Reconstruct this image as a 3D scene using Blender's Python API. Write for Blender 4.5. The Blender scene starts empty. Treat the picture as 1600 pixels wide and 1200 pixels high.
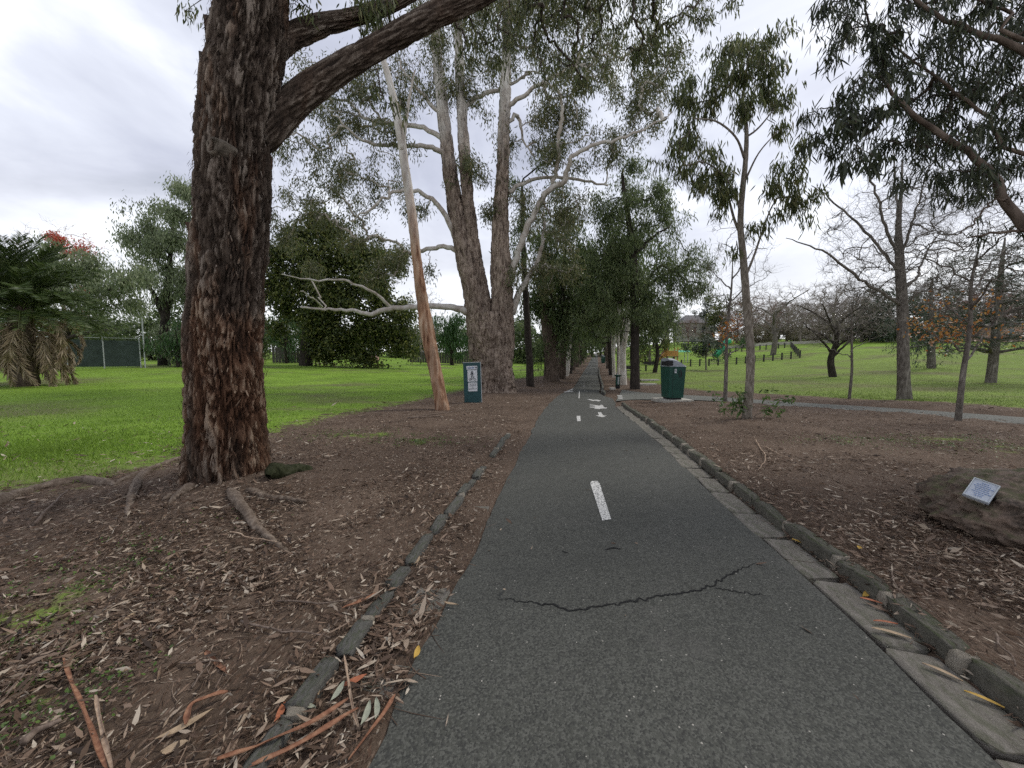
import bpy, math, random
import numpy as np
from mathutils import Vector, Matrix
from mathutils.bvhtree import BVHTree

rng = np.random.default_rng(11)
random.seed(5)
SC = bpy.context.scene
COL = SC.collection

# ------------------------------------------------------------------ camera
CAM_H, FPX, HORIZON = 1.6, 600.0, 555.0          # focal length and horizon row in photo pixels (1600 wide)
PITCH = math.atan((600 - HORIZON) / FPX)
cam_d = bpy.data.cameras.new('camera'); cam = bpy.data.objects.new('camera', cam_d); COL.objects.link(cam)
cam_d.sensor_width = 36; cam_d.lens = 36 * FPX / 1600; cam_d.clip_start = 0.05; cam_d.clip_end = 3000
cam.location = (0, 0, CAM_H); cam.rotation_euler = (math.pi / 2 - PITCH, 0, 0)
SC.camera = cam

# ------------------------------------------------------------------ light
SUN_EL, SUN_AZ = math.radians(48), math.radians(62)      # azimuth from +Y towards +X
world = bpy.data.worlds.new('World'); SC.world = world; world.use_nodes = True
def build_world():
    nt = world.node_tree; nt.nodes.clear()
    n = nt.nodes.new; L = nt.links.new
    out = n('ShaderNodeOutputWorld'); bg = n('ShaderNodeBackground'); bg.inputs['Strength'].default_value = 0.1
    L(bg.outputs[0], out.inputs[0])
    sky = n('ShaderNodeTexSky'); sky.sky_type = 'NISHITA'; sky.sun_disc = False
    sky.sun_elevation = SUN_EL; sky.sun_rotation = SUN_AZ; sky.air_density = 1.0; sky.dust_density = 2.0
    tc = n('ShaderNodeTexCoord')
    sep = n('ShaderNodeSeparateXYZ'); L(tc.outputs['Generated'], sep.inputs[0])
    mx = n('ShaderNodeMath'); mx.operation = 'MAXIMUM'; L(sep.outputs[2], mx.inputs[0]); mx.inputs[1].default_value = 0.0
    ad = n('ShaderNodeMath'); ad.operation = 'ADD'; L(mx.outputs[0], ad.inputs[0]); ad.inputs[1].default_value = 0.28
    dv = n('ShaderNodeVectorMath'); dv.operation = 'DIVIDE'; L(tc.outputs['Generated'], dv.inputs[0])
    cb = n('ShaderNodeCombineXYZ'); [L(ad.outputs[0], cb.inputs[i]) for i in range(3)]
    L(cb.outputs[0], dv.inputs[1])
    mp = n('ShaderNodeMapping'); L(dv.outputs[0], mp.inputs[0]); mp.inputs['Location'].default_value = (3.1, 1.7, 0.4)
    mp.inputs['Scale'].default_value = (1, 1, 0.6)
    n1 = n('ShaderNodeTexNoise'); n1.inputs['Scale'].default_value = 1.5; n1.inputs['Detail'].default_value = 7
    n1.inputs['Roughness'].default_value = 0.52; n1.inputs['Distortion'].default_value = 0.35; L(mp.outputs[0], n1.inputs['Vector'])
    n2 = n('ShaderNodeTexNoise'); n2.inputs['Scale'].default_value = 0.5; n2.inputs['Detail'].default_value = 3; L(mp.outputs[0], n2.inputs['Vector'])
    ad2 = n('ShaderNodeMath'); ad2.operation = 'MULTIPLY_ADD'; L(n2.outputs[0], ad2.inputs[0]); ad2.inputs[1].default_value = 0.6; L(n1.outputs[0], ad2.inputs[2])
    cr = n('ShaderNodeValToRGB'); L(ad2.outputs[0], cr.inputs[0])
    e = cr.color_ramp.elements
    e[0].position = 0.62; e[0].color = (0.28, 0.30, 0.37, 1)
    e[1].position = 1.02; e[1].color = (0.98, 0.99, 1.0, 1)
    m = cr.color_ramp.elements.new(0.76); m.color = (0.46, 0.48, 0.57, 1)
    m = cr.color_ramp.elements.new(0.88); m.color = (0.64, 0.665, 0.745, 1)
    # overcast layer is brightest low down where it thins
    hz = n('ShaderNodeMapRange'); L(mx.outputs[0], hz.inputs[0]); hz.inputs[1].default_value = 0.0; hz.inputs[2].default_value = 0.36
    hz.inputs[3].default_value = 0.9; hz.inputs[4].default_value = 0.0
    mw = n('ShaderNodeMix'); mw.data_type = 'RGBA'; L(hz.outputs[0], mw.inputs[0]); L(cr.outputs[0], mw.inputs[6]); mw.inputs[7].default_value = (1.0, 1.01, 1.03, 1)
    sc_ = n('ShaderNodeVectorMath'); sc_.operation = 'SCALE'; L(mw.outputs[2], sc_.inputs[0]); sc_.inputs['Scale'].default_value = 10.4
    mixs = n('ShaderNodeMix'); mixs.data_type = 'RGBA'; mixs.inputs[0].default_value = 0.90
    L(sky.outputs[0], mixs.inputs[6]); L(sc_.outputs[0], mixs.inputs[7])
    L(mixs.outputs[2], bg.inputs['Color'])
build_world()
sun_d = bpy.data.lights.new('sun', 'SUN'); sun = bpy.data.objects.new('sun', sun_d); COL.objects.link(sun)
sun_d.energy = 1.5; sun_d.angle = math.radians(14); sun_d.color = (1.0, 0.96, 0.88)
sdir = Vector((math.sin(SUN_AZ) * math.cos(SUN_EL), math.cos(SUN_AZ) * math.cos(SUN_EL), math.sin(SUN_EL)))
sun.rotation_euler = sdir.to_track_quat('Z', 'Y').to_euler(); sun.location = (0, 0, 40)

vs = SC.view_settings
vs.view_transform = 'Standard'; vs.look = 'None'; vs.exposure = 0.46; vs.gamma = 1.0; vs.use_curve_mapping = False
cy = SC.cycles
cy.max_bounces = 5; cy.diffuse_bounces = 3; cy.glossy_bounces = 2; cy.transmission_bounces = 3; cy.transparent_max_bounces = 6
cy.use_adaptive_sampling = True; cy.adaptive_threshold = 0.02
cy.use_denoising = False
try: cy.denoiser = 'OPENIMAGEDENOISE'
except Exception: pass
cy.caustics_reflective = False; cy.caustics_refractive = False

# ------------------------------------------------------------------ numeric helpers
def hash3(ix, iy, iz, seed):
    h = (ix.astype(np.int64) * 374761393 + iy.astype(np.int64) * 668265263 + iz.astype(np.int64) * 1103515245 + seed * 144269) & 0xffffffff
    h = ((h ^ (h >> 13)) * 1274126177) & 0xffffffff
    h = ((h ^ (h >> 16)) * 739982445) & 0xffffffff
    h = h ^ (h >> 15)
    return (h & 0xffffff) / float(0xffffff)
def vnoise(p, seed=0):
    p = np.asarray(p, float)
    i = np.floor(p).astype(np.int64); f = p - i; f = f * f * f * (f * (f * 6 - 15) + 10)
    x, y, z = i[..., 0], i[..., 1], i[..., 2]; fx, fy, fz = f[..., 0], f[..., 1], f[..., 2]
    def c(a, b, d): return hash3(x + a, y + b, z + d, seed)
    x00 = c(0,0,0) * (1 - fx) + c(1,0,0) * fx; x10 = c(0,1,0) * (1 - fx) + c(1,1,0) * fx
    x01 = c(0,0,1) * (1 - fx) + c(1,0,1) * fx; x11 = c(0,1,1) * (1 - fx) + c(1,1,1) * fx
    return (x00 * (1 - fy) + x10 * fy) * (1 - fz) + (x01 * (1 - fy) + x11 * fy) * fz
def fbm(p, octv=4, seed=0, gain=0.5):
    p = np.asarray(p, float); a, s, t = 1.0, 0.0, 0.0
    for o in range(octv):
        s = s + a * vnoise(p * (2.03 ** o) + o * 17.3, seed + o); t += a; a *= gain
    return s / t
def fbm2(x, y, sc, octv=4, seed=0):
    return fbm(np.stack([np.asarray(x, float) * sc, np.asarray(y, float) * sc, np.full(np.shape(x), 0.37)], -1), octv, seed)
def sstep(a, b, x):
    t = np.clip((np.asarray(x, float) - a) / (b - a), 0, 1); return t * t * (3 - 2 * t)
def norm(v): return v / np.maximum(np.linalg.norm(v, axis=-1, keepdims=True), 1e-9)

# the walk path: centre line and half widths, as functions of the distance ahead (Y)
PY = [-20, 0, 12.7, 20, 26, 46, 80, 127, 300, 700]
PX = [-2.45, 0.45, 2.29, 3.6, 5.1, 9.35, 17.0, 27.3, 66, 155]
_yy = np.linspace(-20, 700, 1441); _xx = np.interp(_yy, PY, PX)
_k = np.ones(9) / 9; _xs = np.convolve(np.pad(_xx, 4, mode='edge'), _k, 'valid'); _xs[:8] = _xx[:8]
def xp(y): return np.interp(y, _yy, _xs)
def hwl(y): return np.interp(y, [-20, 14, 19, 23, 700], [1.2, 1.2, 1.12, 0.92, 0.92])
def hwr(y): return np.interp(y, [-20, 1.3, 2.1, 4.0, 13.2, 14.8, 17.5, 19.5, 22, 700], [1.24, 1.24, 1.28, 1.22, 1.2, 1.35, 1.45, 1.1, 0.92, 0.92])

# terrain table over (offset from the path, distance ahead)
TY = np.array([-20, 0, 8, 13, 20, 26, 46, 75, 100, 127, 180, 300, 700.])
TX = np.array([-200, -60, -35, -18, -8, -2, 2, 8, 20, 40, 80, 220.])
TH = np.array([
 [0, 0, 0, 0, .3, .6, .7, .9, 1.2, 1.6, 2.4, 4, 6],
 [0, 0, 0, 0, .3, .6, .7, .9, 1.2, 1.6, 2.4, 4, 6],
 [0, 0, 0, 0, .1, .3, .4, .6, .9, 1.4, 2.2, 4, 6],
 [0, 0, 0, 0, -.1, -.15, -.2, .1, .6, 1.2, 2, 3.5, 6],
 [0, 0, 0, -.1, -.2, -.3, -.3, 0, .5, 1.0, 2, 3, 5],
 [0, 0, 0, -.2, -.42, -.6, -.62, -.1, .4, 1.0, 2, 3, 5],
 [0, 0, 0, -.2, -.5, -.7, -.7, -.1, .4, 1.0, 2, 3, 5],
 [0, 0, 0, -.1, -.35, -.5, -.5, .3, 1.2, 2.2, 4, 6, 8],
 [0, 0, 0, -.1, -.2, -.25, -.3, .9, 2.8, 4.2, 6, 8, 9],
 [0, 0, 0, 0, 0, .1, 1.5, 3.0, 4.5, 6, 8, 9, 10],
 [0, 0, 0, 0, .2, .6, 2.5, 4.5, 6, 7.5, 9, 10, 11],
 [0, 0, 0, 0, .2, .6, 2.5, 4.5, 6, 7.5, 9, 10, 11.]]).T
_gx = np.linspace(-220, 220, 441); _gy = np.linspace(-20, 700, 721)
_t1 = np.stack([np.interp(_gy, TY, TH[:, j]) for j in range(len(TX))], 1)
_H = np.stack([np.interp(_gx, TX, _t1[i]) for i in range(len(_gy))], 0)
for _ in range(2):
    _H = (np.pad(_H, ((1, 1), (0, 0)), mode='edge')[:-2] + 2 * _H + np.pad(_H, ((1, 1), (0, 0)), mode='edge')[2:]) / 4
    _H = (np.pad(_H, ((0, 0), (1, 1)), mode='edge')[:, :-2] + 2 * _H + np.pad(_H, ((0, 0), (1, 1)), mode='edge')[:, 2:]) / 4
def base_h(x, y):
    x = np.asarray(x, float); y = np.asarray(y, float)
    a = np.clip((x - xp(y) + 220), 0, 439.99); b = np.clip((y + 20), 0, 719.99)
    i = a.astype(int); j = b.astype(int); fa = a - i; fb = b - j
    return (_H[j, i] * (1 - fa) + _H[j, i + 1] * fa) * (1 - fb) + (_H[j + 1, i] * (1 - fa) + _H[j + 1, i + 1] * fa) * fb
KERB_R, KERB_L = 0.27, 0.38                     # distance of the kerb from the path edge
def ground_h(x, y):
    x = np.asarray(x, float); y = np.asarray(y, float)
    r = x - xp(y)
    fade = 1 - sstep(13.0, 15.5, y)
    lift = 0.095 * sstep(1.2 + KERB_R + 0.05, 1.2 + KERB_R + 0.17, r) * fade + 0.06 * sstep(1.2 + KERB_L + 0.02, 1.2 + KERB_L + 0.2, -r) * (1 - sstep(8, 12, y))
    mound = 0.16 * np.exp(-((x + 3.35) ** 2 + (y - 4.5) ** 2) / 1.1)
    return base_h(x, y) + lift + mound
def gz(x, y): return float(ground_h(np.array(x), np.array(y)))

CP, SP = math.cos(PITCH), math.sin(PITCH)
def ray(px, py):
    u = (px - 800) / FPX; v = (600 - py) / FPX
    return np.array([u, CP + v * SP, -SP + v * CP])
def P(px, py, Y):                                # world point seen in that direction at distance Y ahead
    d = ray(px, py); return np.array([0, 0, CAM_H]) + d * (Y / d[1])
_TT = 0.8 * 1.01 ** np.arange(640)
def hit(px, py, hf):                             # first crossing of a view direction with the height field hf
    d = ray(px, py); q = d[None] * _TT[:, None]; below = CAM_H + q[:, 2] <= hf(q[:, 0], q[:, 1])
    i = int(np.argmax(below)) if below.any() else len(_TT) - 1
    t = np.linspace(_TT[max(i - 1, 0)], _TT[i], 48); q = d[None] * t[:, None]; gap = CAM_H + q[:, 2] - hf(q[:, 0], q[:, 1])
    j = int(np.argmax(gap <= 0)) if (gap <= 0).any() else 47
    return q[j]
def G(px, py):                                   # world point of the terrain in that direction
    p = hit(px, py, ground_h); return np.array([p[0], p[1], gz(p[0], p[1])])

# ------------------------------------------------------------------ object helpers
def mesh_np(name, V, faces, attrs=None, smooth=False):
    V = np.ascontiguousarray(V, dtype=np.float32)
    faces = [np.asarray(f) for f in faces if len(f)]
    m = bpy.data.meshes.new(name)
    m.vertices.add(len(V)); m.vertices.foreach_set('co', V.ravel())
    li = np.concatenate([f.ravel() for f in faces]).astype(np.int32)
    tot = np.concatenate([np.full(len(f), f.shape[1]) for f in faces])
    st = np.concatenate([[0], np.cumsum(tot)[:-1]]).astype(np.int32)
    m.loops.add(len(li)); m.loops.foreach_set('vertex_index', li)
    m.polygons.add(len(tot)); m.polygons.foreach_set('loop_start', st)
    if smooth: m.polygons.foreach_set('use_smooth', np.ones(len(tot), bool))
    for k, a in (attrs or {}).items():
        at = m.attributes.new(k, 'FLOAT', 'POINT'); at.data.foreach_set('value', np.ascontiguousarray(a, dtype=np.float32))
    m.update(calc_edges=True)
    return m
def link(name, data, mat=None, parent=None, loc=None):
    o = bpy.data.objects.new(name, data); COL.objects.link(o)
    if mat is not None and data is not None: data.materials.append(mat)
    if parent is not None: o.parent = parent
    if loc is not None: o.location = [float(c) for c in loc]
    return o
def tag(o, label=None, cat=None, group=None, kind=None):
    if label: o['label'] = label
    if cat: o['category'] = cat
    if group: o['group'] = group
    if kind: o['kind'] = kind
    return o
def thing(name, label, cat, loc=(0, 0, 0), group=None):
    return tag(link(name, None, loc=loc), label, cat, group)
def copy_tree(o, parent=None):
    c = o.copy(); COL.objects.link(c); c.parent = parent
    for ch in o.children: copy_tree(ch, c)
    return c

class MB:                                        # collects boxes, prisms and lathes for one mesh
    def __init__(s): s.v = []; s.f = []
    def add(s, V, F):
        b = len(s.v); s.v += [tuple(map(float, p)) for p in V]; s.f += [[b + i for i in f] for f in F]
    def box(s, c, d, top=(1, 1), M=None):
        x, y, z = d[0] / 2, d[1] / 2, d[2] / 2
        V = [(-x, -y, -z), (x, -y, -z), (x, y, -z), (-x, y, -z), (-x * top[0], -y * top[1], z), (x * top[0], -y * top[1], z), (x * top[0], y * top[1], z), (-x * top[0], y * top[1], z)]
        V = [Vector(p) for p in V]
        if M is not None: V = [M @ p for p in V]
        s.add([p + Vector(c) for p in V], [(0, 3, 2, 1), (4, 5, 6, 7), (0, 1, 5, 4), (1, 2, 6, 5), (2, 3, 7, 6), (3, 0, 4, 7)])
    def prism(s, pts, thick, M):                 # polygon in XY extruded along +Z, then moved by M
        n = len(pts); V = [M @ Vector((p[0], p[1], 0)) for p in pts] + [M @ Vector((p[0], p[1], thick)) for p in pts]
        s.add(V, [tuple(range(n))[::-1], tuple(range(n, 2 * n))] + [(i, (i + 1) % n, n + (i + 1) % n, n + i) for i in range(n)])
    def tube(s, pts, rad, k=6):
        pts = np.array(pts, float); rad = np.broadcast_to(rad, len(pts))
        V, F = tubes(pts[None], np.array(rad, float)[None], k, cap=True); s.add(V, [tuple(f) for ff in F for f in ff])
    def build(s, name, mat, parent=None, loc=None, smooth=False):
        m = bpy.data.meshes.new(name); m.from_pydata(s.v, [], s.f); m.update()
        if smooth: m.polygons.foreach_set('use_smooth', np.ones(len(m.polygons), bool))
        return link(name, m, mat, parent, loc)

def tubes(Pt, R, k=5, cap=False):
    """Pt (m,n,3) polylines, R (m,n) radii -> verts, faces"""
    m, n, _ = Pt.shape
    T = norm(np.gradient(Pt, axis=1))
    mean = norm(T.mean(1)); ax = np.argmin(np.abs(mean), axis=1); ref = np.zeros((m, 3)); ref[np.arange(m), ax] = 1
    ref = np.repeat(ref[:, None], n, 1)
    U = norm(np.cross(T, ref)); W = np.cross(T, U)
    a = np.arange(k) * 2 * math.pi / k
    V = Pt[:, :, None] + R[:, :, None, None] * (np.cos(a)[:, None] * U[:, :, None] + np.sin(a)[:, None] * W[:, :, None])
    idx = np.arange(m * n * k).reshape(m, n, k); nx = np.roll(idx, -1, 2)
    Q = np.stack([idx[:, :-1], nx[:, :-1], nx[:, 1:], idx[:, 1:]], -1).reshape(-1, 4)
    fs = [Q]
    if cap: fs += [idx[:, 0, ::-1].reshape(-1, k), idx[:, -1].reshape(-1, k)]
    return V.reshape(-1, 3), fs

def resample(pts, n, vals=None):
    """smooth (Catmull-Rom) resampling of a polyline to n points"""
    pts = np.array(pts, float); m = len(pts)
    if m == 2: pts = np.stack([pts[0], (pts[0] + pts[1]) / 2, pts[1]]); vals = None if vals is None else np.array([vals[0], (vals[0] + vals[1]) / 2, vals[1]]); m = 3
    seg = np.linalg.norm(np.diff(pts, axis=0), axis=1) ** 0.8; t = np.concatenate([[0], np.cumsum(seg)]); t /= t[-1]
    tt = np.linspace(0, 1, n); i = np.clip(np.searchsorted(t, tt, side='right') - 1, 0, m - 2)
    f = ((tt - t[i]) / (t[i + 1] - t[i]))[:, None]
    ext = np.concatenate([[2 * pts[0] - pts[1]], pts, [2 * pts[-1] - pts[-2]]])
    p0, p1, p2, p3 = ext[i], ext[i + 1], ext[i + 2], ext[i + 3]
    out = 0.5 * (2 * p1 + (p2 - p0) * f + (2 * p0 - 5 * p1 + 4 * p2 - p3) * f ** 2 + (3 * p1 - p0 - 3 * p2 + p3) * f ** 3)
    if vals is None: return out
    return out, np.interp(tt, t, vals)

def leaves(pos, d, L, W, rng_, fold=0.0, six=False):
    """lance-shaped leaves: pos (N,3) base, d (N,3) direction, L, W sizes"""
    N = len(pos); d = norm(d); r = rng_.normal(size=(N, 3)); s = norm(np.cross(d, r)); nn = np.cross(s, d)
    L = np.broadcast_to(L, N)[:, None]; W = np.broadcast_to(W, N)[:, None]
    sw = (rng_.random((N, 1)) - 0.5) * 0.35 * L
    tint = rng_.random(N)
    if six:
        V = np.stack([pos, pos + .3 * L * d + .5 * W * s + nn * sw * .3, pos + .68 * L * d + .38 * W * s + nn * sw * .8, pos + L * d + nn * sw * 1.2,
                      pos + .68 * L * d - .38 * W * s + nn * sw * .8, pos + .3 * L * d - .5 * W * s + nn * sw * .3], 1)
        b = np.arange(N)[:, None] * 6; F = [np.concatenate([b + np.array([0, 1, 2, 5]), b + np.array([5, 2, 3, 4])], 0)]
        F = [np.concatenate([b + np.array([[0, 1, 5]])]), np.concatenate([b + np.array([[1, 2, 4, 5]])]), np.concatenate([b + np.array([[2, 3, 4]])])]
        return V.reshape(-1, 3), F, np.repeat(tint, 6)
    V = np.stack([pos, pos + .42 * L * d + .5 * W * s + nn * sw * .4, pos + L * d + nn * sw, pos + .42 * L * d - .5 * W * s + nn * sw * .4], 1)
    F = [np.arange(4 * N).reshape(N, 4)]
    return V.reshape(-1, 3), F, np.repeat(tint, 4)

# ------------------------------------------------------------------ materials
class NT:
    def __init__(s, name):
        s.m = bpy.data.materials.new(name); s.m.use_nodes = True; s.t = s.m.node_tree; s.t.nodes.clear()
        s.out = s.t.nodes.new('ShaderNodeOutputMaterial')
    def n(s, typ, **kw):
        nd = s.t.nodes.new('ShaderNode' + typ)
        for k, v in kw.items():
            if k.startswith('i_'):
                s.set(nd.inputs[k[2:].replace('_', ' ')], v)
            elif k.startswith('p'): s.set(nd.inputs[int(k[1:])], v)
            else: setattr(nd, k, v)
        return nd
    def set(s, inp, v):
        if isinstance(v, bpy.types.NodeSocket): s.t.links.new(v, inp)
        elif isinstance(v, (tuple, list)) and inp.type == 'RGBA' and len(v) == 3: inp.default_value = (*v, 1)
        else: inp.default_value = v
    def math(s, op, a, b=None, clamp=False):
        nd = s.n('Math', operation=op, use_clamp=clamp); s.set(nd.inputs[0], a)
        if b is not None: s.set(nd.inputs[1], b)
        return nd.outputs[0]
    def mix(s, f, a, b, blend='MIX'):
        nd = s.n('Mix', data_type='RGBA', blend_type=blend); s.set(nd.inputs[0], f); s.set(nd.inputs[6], a); s.set(nd.inputs[7], b); return nd.outputs[2]
    def attr(s, name): return s.n('Attribute', attribute_name=name).outputs['Fac']
    def obj(s, scale=(1, 1, 1)):
        tc = s.n('TexCoord'); mp = s.n('Mapping'); s.t.links.new(tc.outputs['Object'], mp.inputs[0]); mp.inputs['Scale'].default_value = scale; return mp.outputs[0]
    def noise(s, vec, scale, detail=4, rough=0.55, dist=0.0):
        nd = s.n('TexNoise'); s.set(nd.inputs['Vector'], vec); nd.inputs['Scale'].default_value = scale; nd.inputs['Detail'].default_value = detail
        nd.inputs['Roughness'].default_value = rough; nd.inputs['Distortion'].default_value = dist; return nd.outputs[0]
    def voro(s, vec, scale, feature='F1', out='Distance'):
        nd = s.n('TexVoronoi', feature=feature); s.set(nd.inputs['Vector'], vec); nd.inputs['Scale'].default_value = scale; return nd.outputs[out]
    def ramp(s, f, stops):
        nd = s.n('ValToRGB'); s.set(nd.inputs[0], f); e = nd.color_ramp.elements
        e[0].position, e[0].color = stops[0][0], (*stops[0][1], 1); e[1].position, e[1].color = stops[-1][0], (*stops[-1][1], 1)
        for p, c in stops[1:-1]: x = e.new(p); x.color = (*c, 1)
        return nd.outputs[0]
    def rng(s, f, a, b, c=0.0, d=1.0):
        nd = s.n('MapRange'); s.set(nd.inputs[0], f); nd.inputs[1].default_value = a; nd.inputs[2].default_value = b; nd.inputs[3].default_value = c; nd.inputs[4].default_value = d; return nd.outputs[0]
    def bump(s, h, strength=0.5, dist=0.02):
        nd = s.n('Bump'); s.set(nd.inputs['Height'], h); nd.inputs['Strength'].default_value = strength; nd.inputs['Distance'].default_value = dist; return nd.outputs[0]
    def pbr(s, col, rough=0.8, normal=None, metal=0.0, spec=0.3):
        nd = s.n('BsdfPrincipled'); s.set(nd.inputs['Base Color'], col); s.set(nd.inputs['Roughness'], rough); nd.inputs['Metallic'].default_value = metal
        nd.inputs['Specular IOR Level'].default_value = spec
        if normal is not None: s.set(nd.inputs['Normal'], normal)
        return nd.outputs[0]
    def done(s, sh): s.t.links.new(sh, s.out.inputs[0]); return s.m

def m_plain(name, col, rough=0.6, var=0.25, scale=6.0, metal=0.0, bump=0.15):
    t = NT(name); v = t.obj(); n = t.noise(v, scale, 5)
    c = t.mix(t.rng(n, 0.3, 0.7), tuple(x * (1 - var) for x in col), tuple(min(1, x * (1 + var)) for x in col))
    return t.done(t.pbr(c, rough, t.bump(t.noise(v, scale * 8, 3), bump, 0.01), metal))
def m_leaf(name, stops, trans=0.4, rough=0.45):
    t = NT(name); c = t.ramp(t.attr('tint'), stops)
    tr = t.n('BsdfTranslucent'); t.set(tr.inputs[0], t.mix(0.5, c, (0.16, 0.22, 0.03), 'ADD') if False else c)
    mx = t.n('MixShader'); mx.inputs[0].default_value = trans
    t.t.links.new(t.pbr(c, rough, spec=0.35), mx.inputs[1]); t.t.links.new(tr.outputs[0], mx.inputs[2])
    return t.done(mx.outputs[0])
def m_bark(name, stops, scale=9.0, zs=0.22, bump=0.9, dist=0.03, pale=None, rough=0.9):
    """fissured bark stretched along the stem; pale = (z0, z1, colours) smooth bark above that height"""
    t = NT(name); v = t.obj((1, 1, zs)); w = t.noise(v, scale, 6, 0.62, 0.6); cell = t.voro(v, scale * 1.6)
    h = t.math('ADD', t.math('MULTIPLY', w, 0.8), t.math('MULTIPLY', cell, 0.35))
    c = t.ramp(h, stops); c = t.mix(t.rng(t.noise(t.obj(), 1.3, 3), 0.35, 0.7), c, t.mix(0.5, c, stops[0][1]))
    if pale:
        tc = t.n('TexCoord'); sx = t.n('SeparateXYZ'); t.t.links.new(tc.outputs['Object'], sx.inputs[0])
        pn = t.noise(t.obj((1, 1, 0.3)), 2.2, 5, 0.6)
        f = t.rng(t.math('ADD', sx.outputs[2], t.math('MULTIPLY', t.math('SUBTRACT', pn, 0.5), (pale[1] - pale[0]) * 1.6)), pale[0], pale[1])
        pc = t.ramp(t.noise(t.obj((1, 1, 0.35)), 3.0, 5, 0.6), pale[2])
        c = t.mix(f, c, pc); h = t.math('MULTIPLY', h, t.math('SUBTRACT', 1.05, f))
    return t.done(t.pbr(c, rough, t.bump(h, bump, dist), spec=0.2))

M = {}
# terrain: leaf-litter soil and mown grass, shared by the bed and lawn sheets
def m_ground():
    t = NT('soil_and_grass'); v = t.obj()
    g = t.attr('grass')
    patch = t.noise(v, 0.9, 4, 0.6)
    fine = t.noise(v, 38, 4, 0.7)
    flat = t.obj((1, 1, 0.02))
    def chips(scale, ang, keep):
        mp = t.n('Mapping'); t.t.links.new(flat, mp.inputs[0]); mp.inputs['Rotation'].default_value = (0, 0, ang); mp.inputs['Scale'].default_value = (1.0, 0.27, 1)
        vo = t.n('TexVoronoi', feature='F1'); t.t.links.new(mp.outputs[0], vo.inputs['Vector']); vo.inputs['Scale'].default_value = scale
        sx = t.n('SeparateXYZ'); t.t.links.new(vo.outputs['Color'], sx.inputs[0])
        inside = t.math('LESS_THAN', vo.outputs['Distance'], 0.33); on = t.math('GREATER_THAN', sx.outputs[0], keep)
        return t.math('MULTIPLY', inside, on), sx.outputs[1]
    fine = t.math('ADD', t.math('MULTIPLY', fine, 0.55), t.math('MULTIPLY', t.math('SUBTRACT', t.noise(v, 150, 3, 0.8), 0.27), 0.9))
    soil = t.ramp(t.math('ADD', t.math('MULTIPLY', fine, 0.6), t.math('MULTIPLY', patch, 0.4)), [(0.3, (0.044, 0.030, 0.021)), (0.5, (0.107, 0.076, 0.055)), (0.72, (0.21, 0.157, 0.118))])
    h = t.math('MULTIPLY', fine, 0.35)
    for sc_, an, kp in ((70, 0.4, 0.55), (60, 1.5, 0.62), (64, 2.5, 0.6)):
        f, r = chips(sc_, an, kp)
        soil = t.mix(f, soil, t.ramp(r, [(0.0, (0.055, 0.034, 0.024)), (0.4, (0.115, 0.072, 0.050)), (0.75, (0.19, 0.135, 0.10)), (1.0, (0.31, 0.26, 0.205))]))
        h = t.math('ADD', h, t.math('MULTIPLY', f, 0.5))
    gn = t.noise(v, 55, 3, 0.7); gp = t.noise(v, 0.35, 4, 0.6); gm = t.noise(v, 4.0, 4, 0.65)
    grass = t.ramp(t.math('ADD', t.math('MULTIPLY', gn, 0.45), t.math('MULTIPLY', gp, 0.55)), [(0.32, (0.100, 0.170, 0.020)), (0.52, (0.175, 0.285, 0.036)), (0.70, (0.250, 0.365, 0.056))])
    grass = t.mix(t.rng(gm, 0.56, 0.78, 0, 0.55), grass, (0.10, 0.12, 0.03))
    grass = t.mix(t.rng(t.noise(v, 0.16, 3, 0.55), 0.52, 0.66, 0, 0.75), grass, (0.140, 0.125, 0.070))
    grass = t.mix(t.rng(t.math('ADD', t.attr('dry'), t.math('MULTIPLY', t.math('SUBTRACT', gm, 0.5), 0.9)), 0.05, 1.0), grass, (0.150, 0.140, 0.066))
    e = t.math('ADD', t.math('MULTIPLY', t.math('SUBTRACT', t.noise(v, 3.2, 7, 0.78), 0.5), 1.6), g)
    f = t.rng(e, 0.40, 0.62)
    col = t.mix(f, soil, grass)
    return t.done(t.pbr(col, 0.95, t.bump(t.math('ADD', h, t.math('MULTIPLY', gn, 0.5)), 0.7, 0.03), spec=0.12))
M['ground'] = m_ground()
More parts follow.
